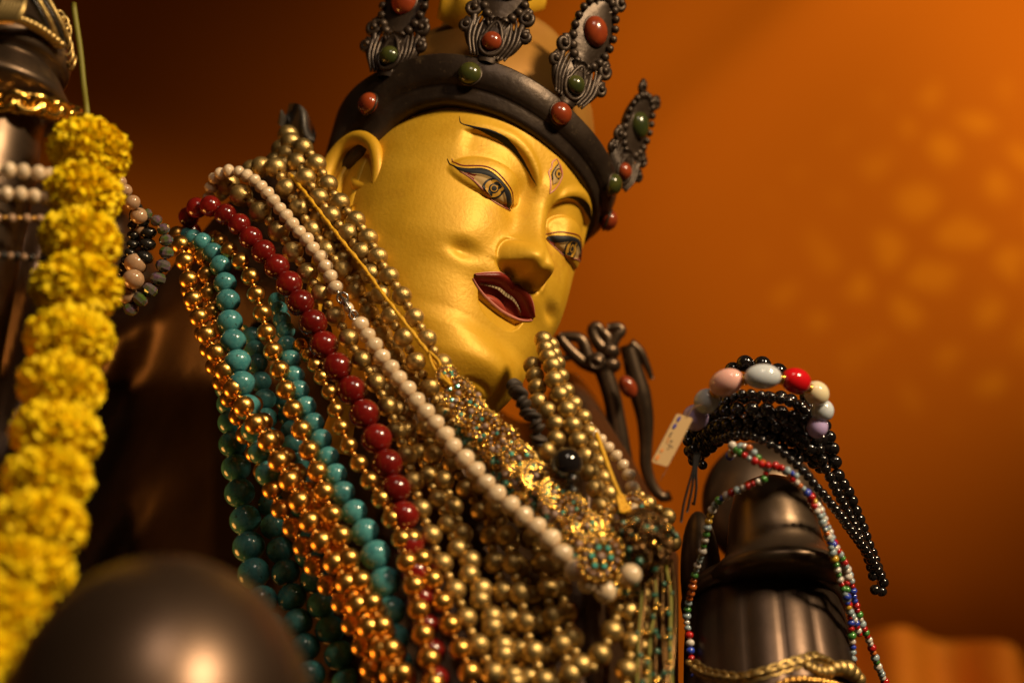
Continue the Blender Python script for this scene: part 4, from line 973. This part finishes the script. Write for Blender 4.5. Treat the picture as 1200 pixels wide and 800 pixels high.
q = MB(); q.tube(crv([tuple(tp(.6, .03, .0003)), tuple(v(812, 478, -.008)), tuple(v(822, 474, -.004))], 14), .0003, 6); q.build('tag_string', M['cord'], tagt)
for k in range(3):
    cord_thing('black_thread', ['longest black thread end hanging below the tag beside the vessel', 'black thread end hanging close to the bronze beside the tag', 'short curled black thread end under the black bead cluster'][k], 'thread', [(814+k*3, 530), (812+k*2, 550), (806+k*5, 572), (801+k*6, 592), (798+k*7, 612-k*12)], .0005, M['black_cord'], depth=VD+.002+k*.004, n=24, group=None)
# chains at the foot of the vessel
chn = thing('gold_chain', 'gold curb chain looped around the foot of the bronze vessel', 'chain', v(880, 785))
CH = crv([tuple(at(x, y, dome_d(x, y)-.022)) for x, y in [(812, 778), (826, 788), (846, 793), (866, 795), (886, 791), (904, 786), (922, 780), (940, 774), (956, 770), (972, 776)]], 34)
for i in range(34):
    ax = Vector(CH[min(i+1, 33)])-Vector(CH[max(i-1, 0)]); F = frame(ax); F = F @ Matrix.Rotation(math.pi/2, 3, 'X') @ Matrix.Rotation(1.2*(i % 2), 3, 'X')
    q = MB(); F2 = Matrix((ax.normalized(), (frame(ax) @ Vector((math.cos(i % 2*1.3), math.sin(i % 2*1.3), 0))), ax.normalized().cross(frame(ax) @ Vector((math.cos(i % 2*1.3), math.sin(i % 2*1.3), 0))))).transposed()
    q.torus(CH[i], .0026, .0007, M=F2, n=16, k=6, sq=(1.25, .8)); q.build('link', M['antique'], chn)
strand('matte gold beads hanging at the lower right foot of the vessel', [(946, 780), (956, 785), (968, 787), (982, 782), (994, 785), (1006, 795), (1012, 812)], 'antique', [12, 22, 14], depth=lambda x, y: dome_d(x, y)-.026, group=GB)
strand('bright yellow gold bead string along the bottom edge under the vessel', [(905, 806), (920, 799), (938, 796), (956, 798), (974, 801), (990, 806)], 'polished', [10, 11, 10], depth=lambda x, y: dome_d(x, y)-.03, group=GB)

# ------------------------------------------------------------------ marigold garland
GD = lambda y: .522-.00016*(y-170)
gar = thing('marigold_garland', 'thick string of bright yellow marigold heads hanging in front of the robe', 'garland', at(70, 480, GD(480)))
def flower(seed):
    rnd = random.Random(seed); q = MB()
    n = 620
    for k in range(n):
        zc = 1-2*(k+.5)/n; a = k*2.39996; rr = math.sqrt(1-zc*zc)
        nrm = Vector((rr*math.cos(a)+rnd.uniform(-.18, .18), rr*math.sin(a)+rnd.uniform(-.18, .18), zc+rnd.uniform(-.18, .18))).normalized()
        S = Vector((1, 1, .66)); c = Vector((nrm.x*S.x, nrm.y*S.y, nrm.z*S.z))
        F = frame(nrm, Vector((rnd.uniform(-1, 1), rnd.uniform(-1, 1), rnd.uniform(-1, 1)+.3)))
        L = rnd.uniform(.22, .36); w = rnd.uniform(.08, .14); rows = []
        for i in range(4):
            t = i/3; row = []
            for j in range(5):
                u = j/4*2-1
                row.append(c*(.72+.0*t)+F @ Vector((u*w*(.45+.9*t)*(1-.25*t*t), .16*t*t*(1 if k % 2 else -1)+.05*u*u, L*t*(1.05-.12*u*u)+.035*math.sin(u*5+k)*t)))
            rows.append(row)
        q.grid(rows)
    q.ball((0, 0, 0), .80, 18, sq=(1, 1, .66))
    me = bpy.data.meshes.new('marigold'); me.from_pydata(q.v, [], q.f); me.materials.append(M['petal']); me.polygons.foreach_set('use_smooth', q.sm); me.update(); return me
FM = [flower(3), flower(11), flower(29)]
FL = [(105, 178, 50), (98, 228, 49), (94, 281, 50), (89, 338, 55), (82, 398, 54), (72, 452, 53), (66, 510, 55), (57, 562, 55), (46, 615, 58), (28, 668, 60), (2, 716, 60), (-28, 768, 62)]
gp = []
for i, (x, y, r) in enumerate(FL):
    d = GD(y); p = at(x, y, d); gp.append(tuple(p))
    o = bpy.data.objects.new('marigold', FM[i % 3]); COL.objects.link(o); R_ = (r-3)*d/FPX*.96
    o.rotation_euler = (random.uniform(-.15, .15), random.uniform(-.15, .15), random.uniform(0, 6.28)); o.scale = (R_, R_, R_); place(o, p, gar)
q = MB(); q.tube(crv([tuple(at(86, 4, .55)), tuple(at(88, 20, .549)), tuple(at(94, 60, .548)), tuple(at(98, 100, .547)), tuple(at(103, 140, .546))]+gp, 90), .0011, 8); q.build('string', M['stem'], gar)

# ------------------------------------------------------------------ jewellery round the sleeve cuffs at the left
def cuff(lab, y, r, knd, w, nm='bead_bracelet', cat='bracelet', small=None, spx=0, sag=0, gd=.545, rx=60):
    gd = .545-.000125*(y-74)
    P = [(2+rx*math.sin(a), y-(rx*.17)*math.cos(a)*-1*-1+sag*math.sin(a)**2, -1000*rx*gd/FPX*math.cos(a)) for a in np.linspace(-1.2, 1.25, 14)]
    return strand(lab, [(p[0], p[1], p[2]) for p in P], knd, w, depth=gd, small=small, spx=spx, name=nm, cat=cat, group='bracelets around the dark cuffs')
cuff('upper cream pearl bracelet on the dark cuff behind the marigolds', 212, 60, 'pearl', 20, rx=76, sag=4)
cuff('lower cream pearl bracelet on the dark cuff behind the marigolds', 240, 60, 'pearl', 19, rx=74, sag=2)
cuff('small peach pearl bracelet beneath the two cream pearl bracelets', 268, 60, 'peach', 11, rx=73, sag=-4, small='polished', spx=7)
cuff('dark hematite bead bracelet lowest on the cuff beside the marigolds', 312, 60, 'hematite', 11, rx=73, sag=4, small='peach', spx=8)
chn = thing('gold_chain', 'heavy gold curb chain wrapped around the dark cuffs at the left edge', 'chain', at(2, 125, .54))
cp = [Vector(at(2+84*math.sin(a), 122+18*math.sin(a)**2-3, .545-84*.545/FPX*math.cos(a))) for a in np.linspace(-1.3, 1.7, 17)]
for i in range(17):
    ax = (cp[min(i+1, 16)]-cp[max(i-1, 0)]).normalized(); sdv = ax.cross(-FW).normalized()
    tw = .5 if i % 2 else -.5; yv = (sdv*math.cos(tw)-FW*math.sin(tw)).normalized(); F2 = Matrix((ax, yv, ax.cross(yv))).transposed()
    q = MB(); q.torus(cp[i], .0040, .0017, M=F2, n=18, k=10, sq=(1.0, .85)); q.build('link', M['filigree'], chn)
coil = thing('coiled_necklace', 'tangle of antique gold coils and bead chains over the top of the dark cuffs', 'necklace', at(20, 20, .52))
q = MB()
for k in range(7):
    q.torus(at(-6+k*4.2, 6+k*.8, .515-.001*k), (18-k*.6)*.52/FPX, .0011, M=frame((-.5, -1, .1)), n=24, k=6, sq=(.75, 1.25))
q.build('coil', M['antique'], coil)
q = MB()
for i in range(15): q.ball(at(-4+i*5.2, 19+.17*i*i, .512+.0016*i), .0024, 10, M=frame((0, -1, 0)), sq=(1.2, .7, .8))
q.build('flat_links', M['antique'], coil)
for k in range(4):
    P = [tuple(at(34+k*7+28*math.sin(t*1.5), -8+72*t+k*2, .535-.012*math.cos(t*2)+.004*k)) for t in np.linspace(0, 1, 8)]
    C_ = crv(P, 26)
    for c in C_:
        q = MB(); q.ball(c, .0013, 10); q.build('bead', M['antique' if k % 2 else 'hematite'], coil)
for k in range(7):
    q = MB(); q.torus(at(70+k*2.6+2*math.sin(k), 20+k*9, .545), .0022, .0006, M=frame((random.uniform(-1, 1), -1, random.uniform(-.5, .5))), n=14, k=6, sq=(.8, 1.5)); q.build('link', M['antique'], coil)
# beads between garland and shoulder
GC = 'dark crystal strings between the marigolds and the shoulder'
cd = lambda x, y: .585
strand('short dark hematite oval bead string nearest the marigolds', [(160, 244, 6), (158, 258), (156, 271), (156, 283), (154, 293), (149, 305), (144, 318, 6)], 'hematite', [14, 15, 14], depth=cd, group=GC)
strand('hematite oval bead string with larger flattened beads, middle of the group', [(160, 250), (168, 262), (174, 273), (173, 284), (171, 296), (166, 307), (159, 316, 3)], 'hematite', [18, 21, 19], depth=cd, group=GC)
strand('faceted green crystal bead string outermost toward the gold chains', [(172, 252), (182, 258), (190, 266), (194, 278), (195, 292), (193, 306), (187, 320), (181, 333), (170, 345), (158, 356), (147, 368, 4)], 'crystal', [15, 19, 20, 18], depth=lambda x, y: .583, group=GC)
strand('peach pearl string half hidden behind the marigolds', [(140, 214, 4), (149, 228), (161, 247), (164, 268, 8), (162, 290, 10), (158, 312, 5), (155, 330), (146, 348, 6)], 'peach', [17, 26, 24], depth=lambda x, y: .579, group=GC, gap=1.1)
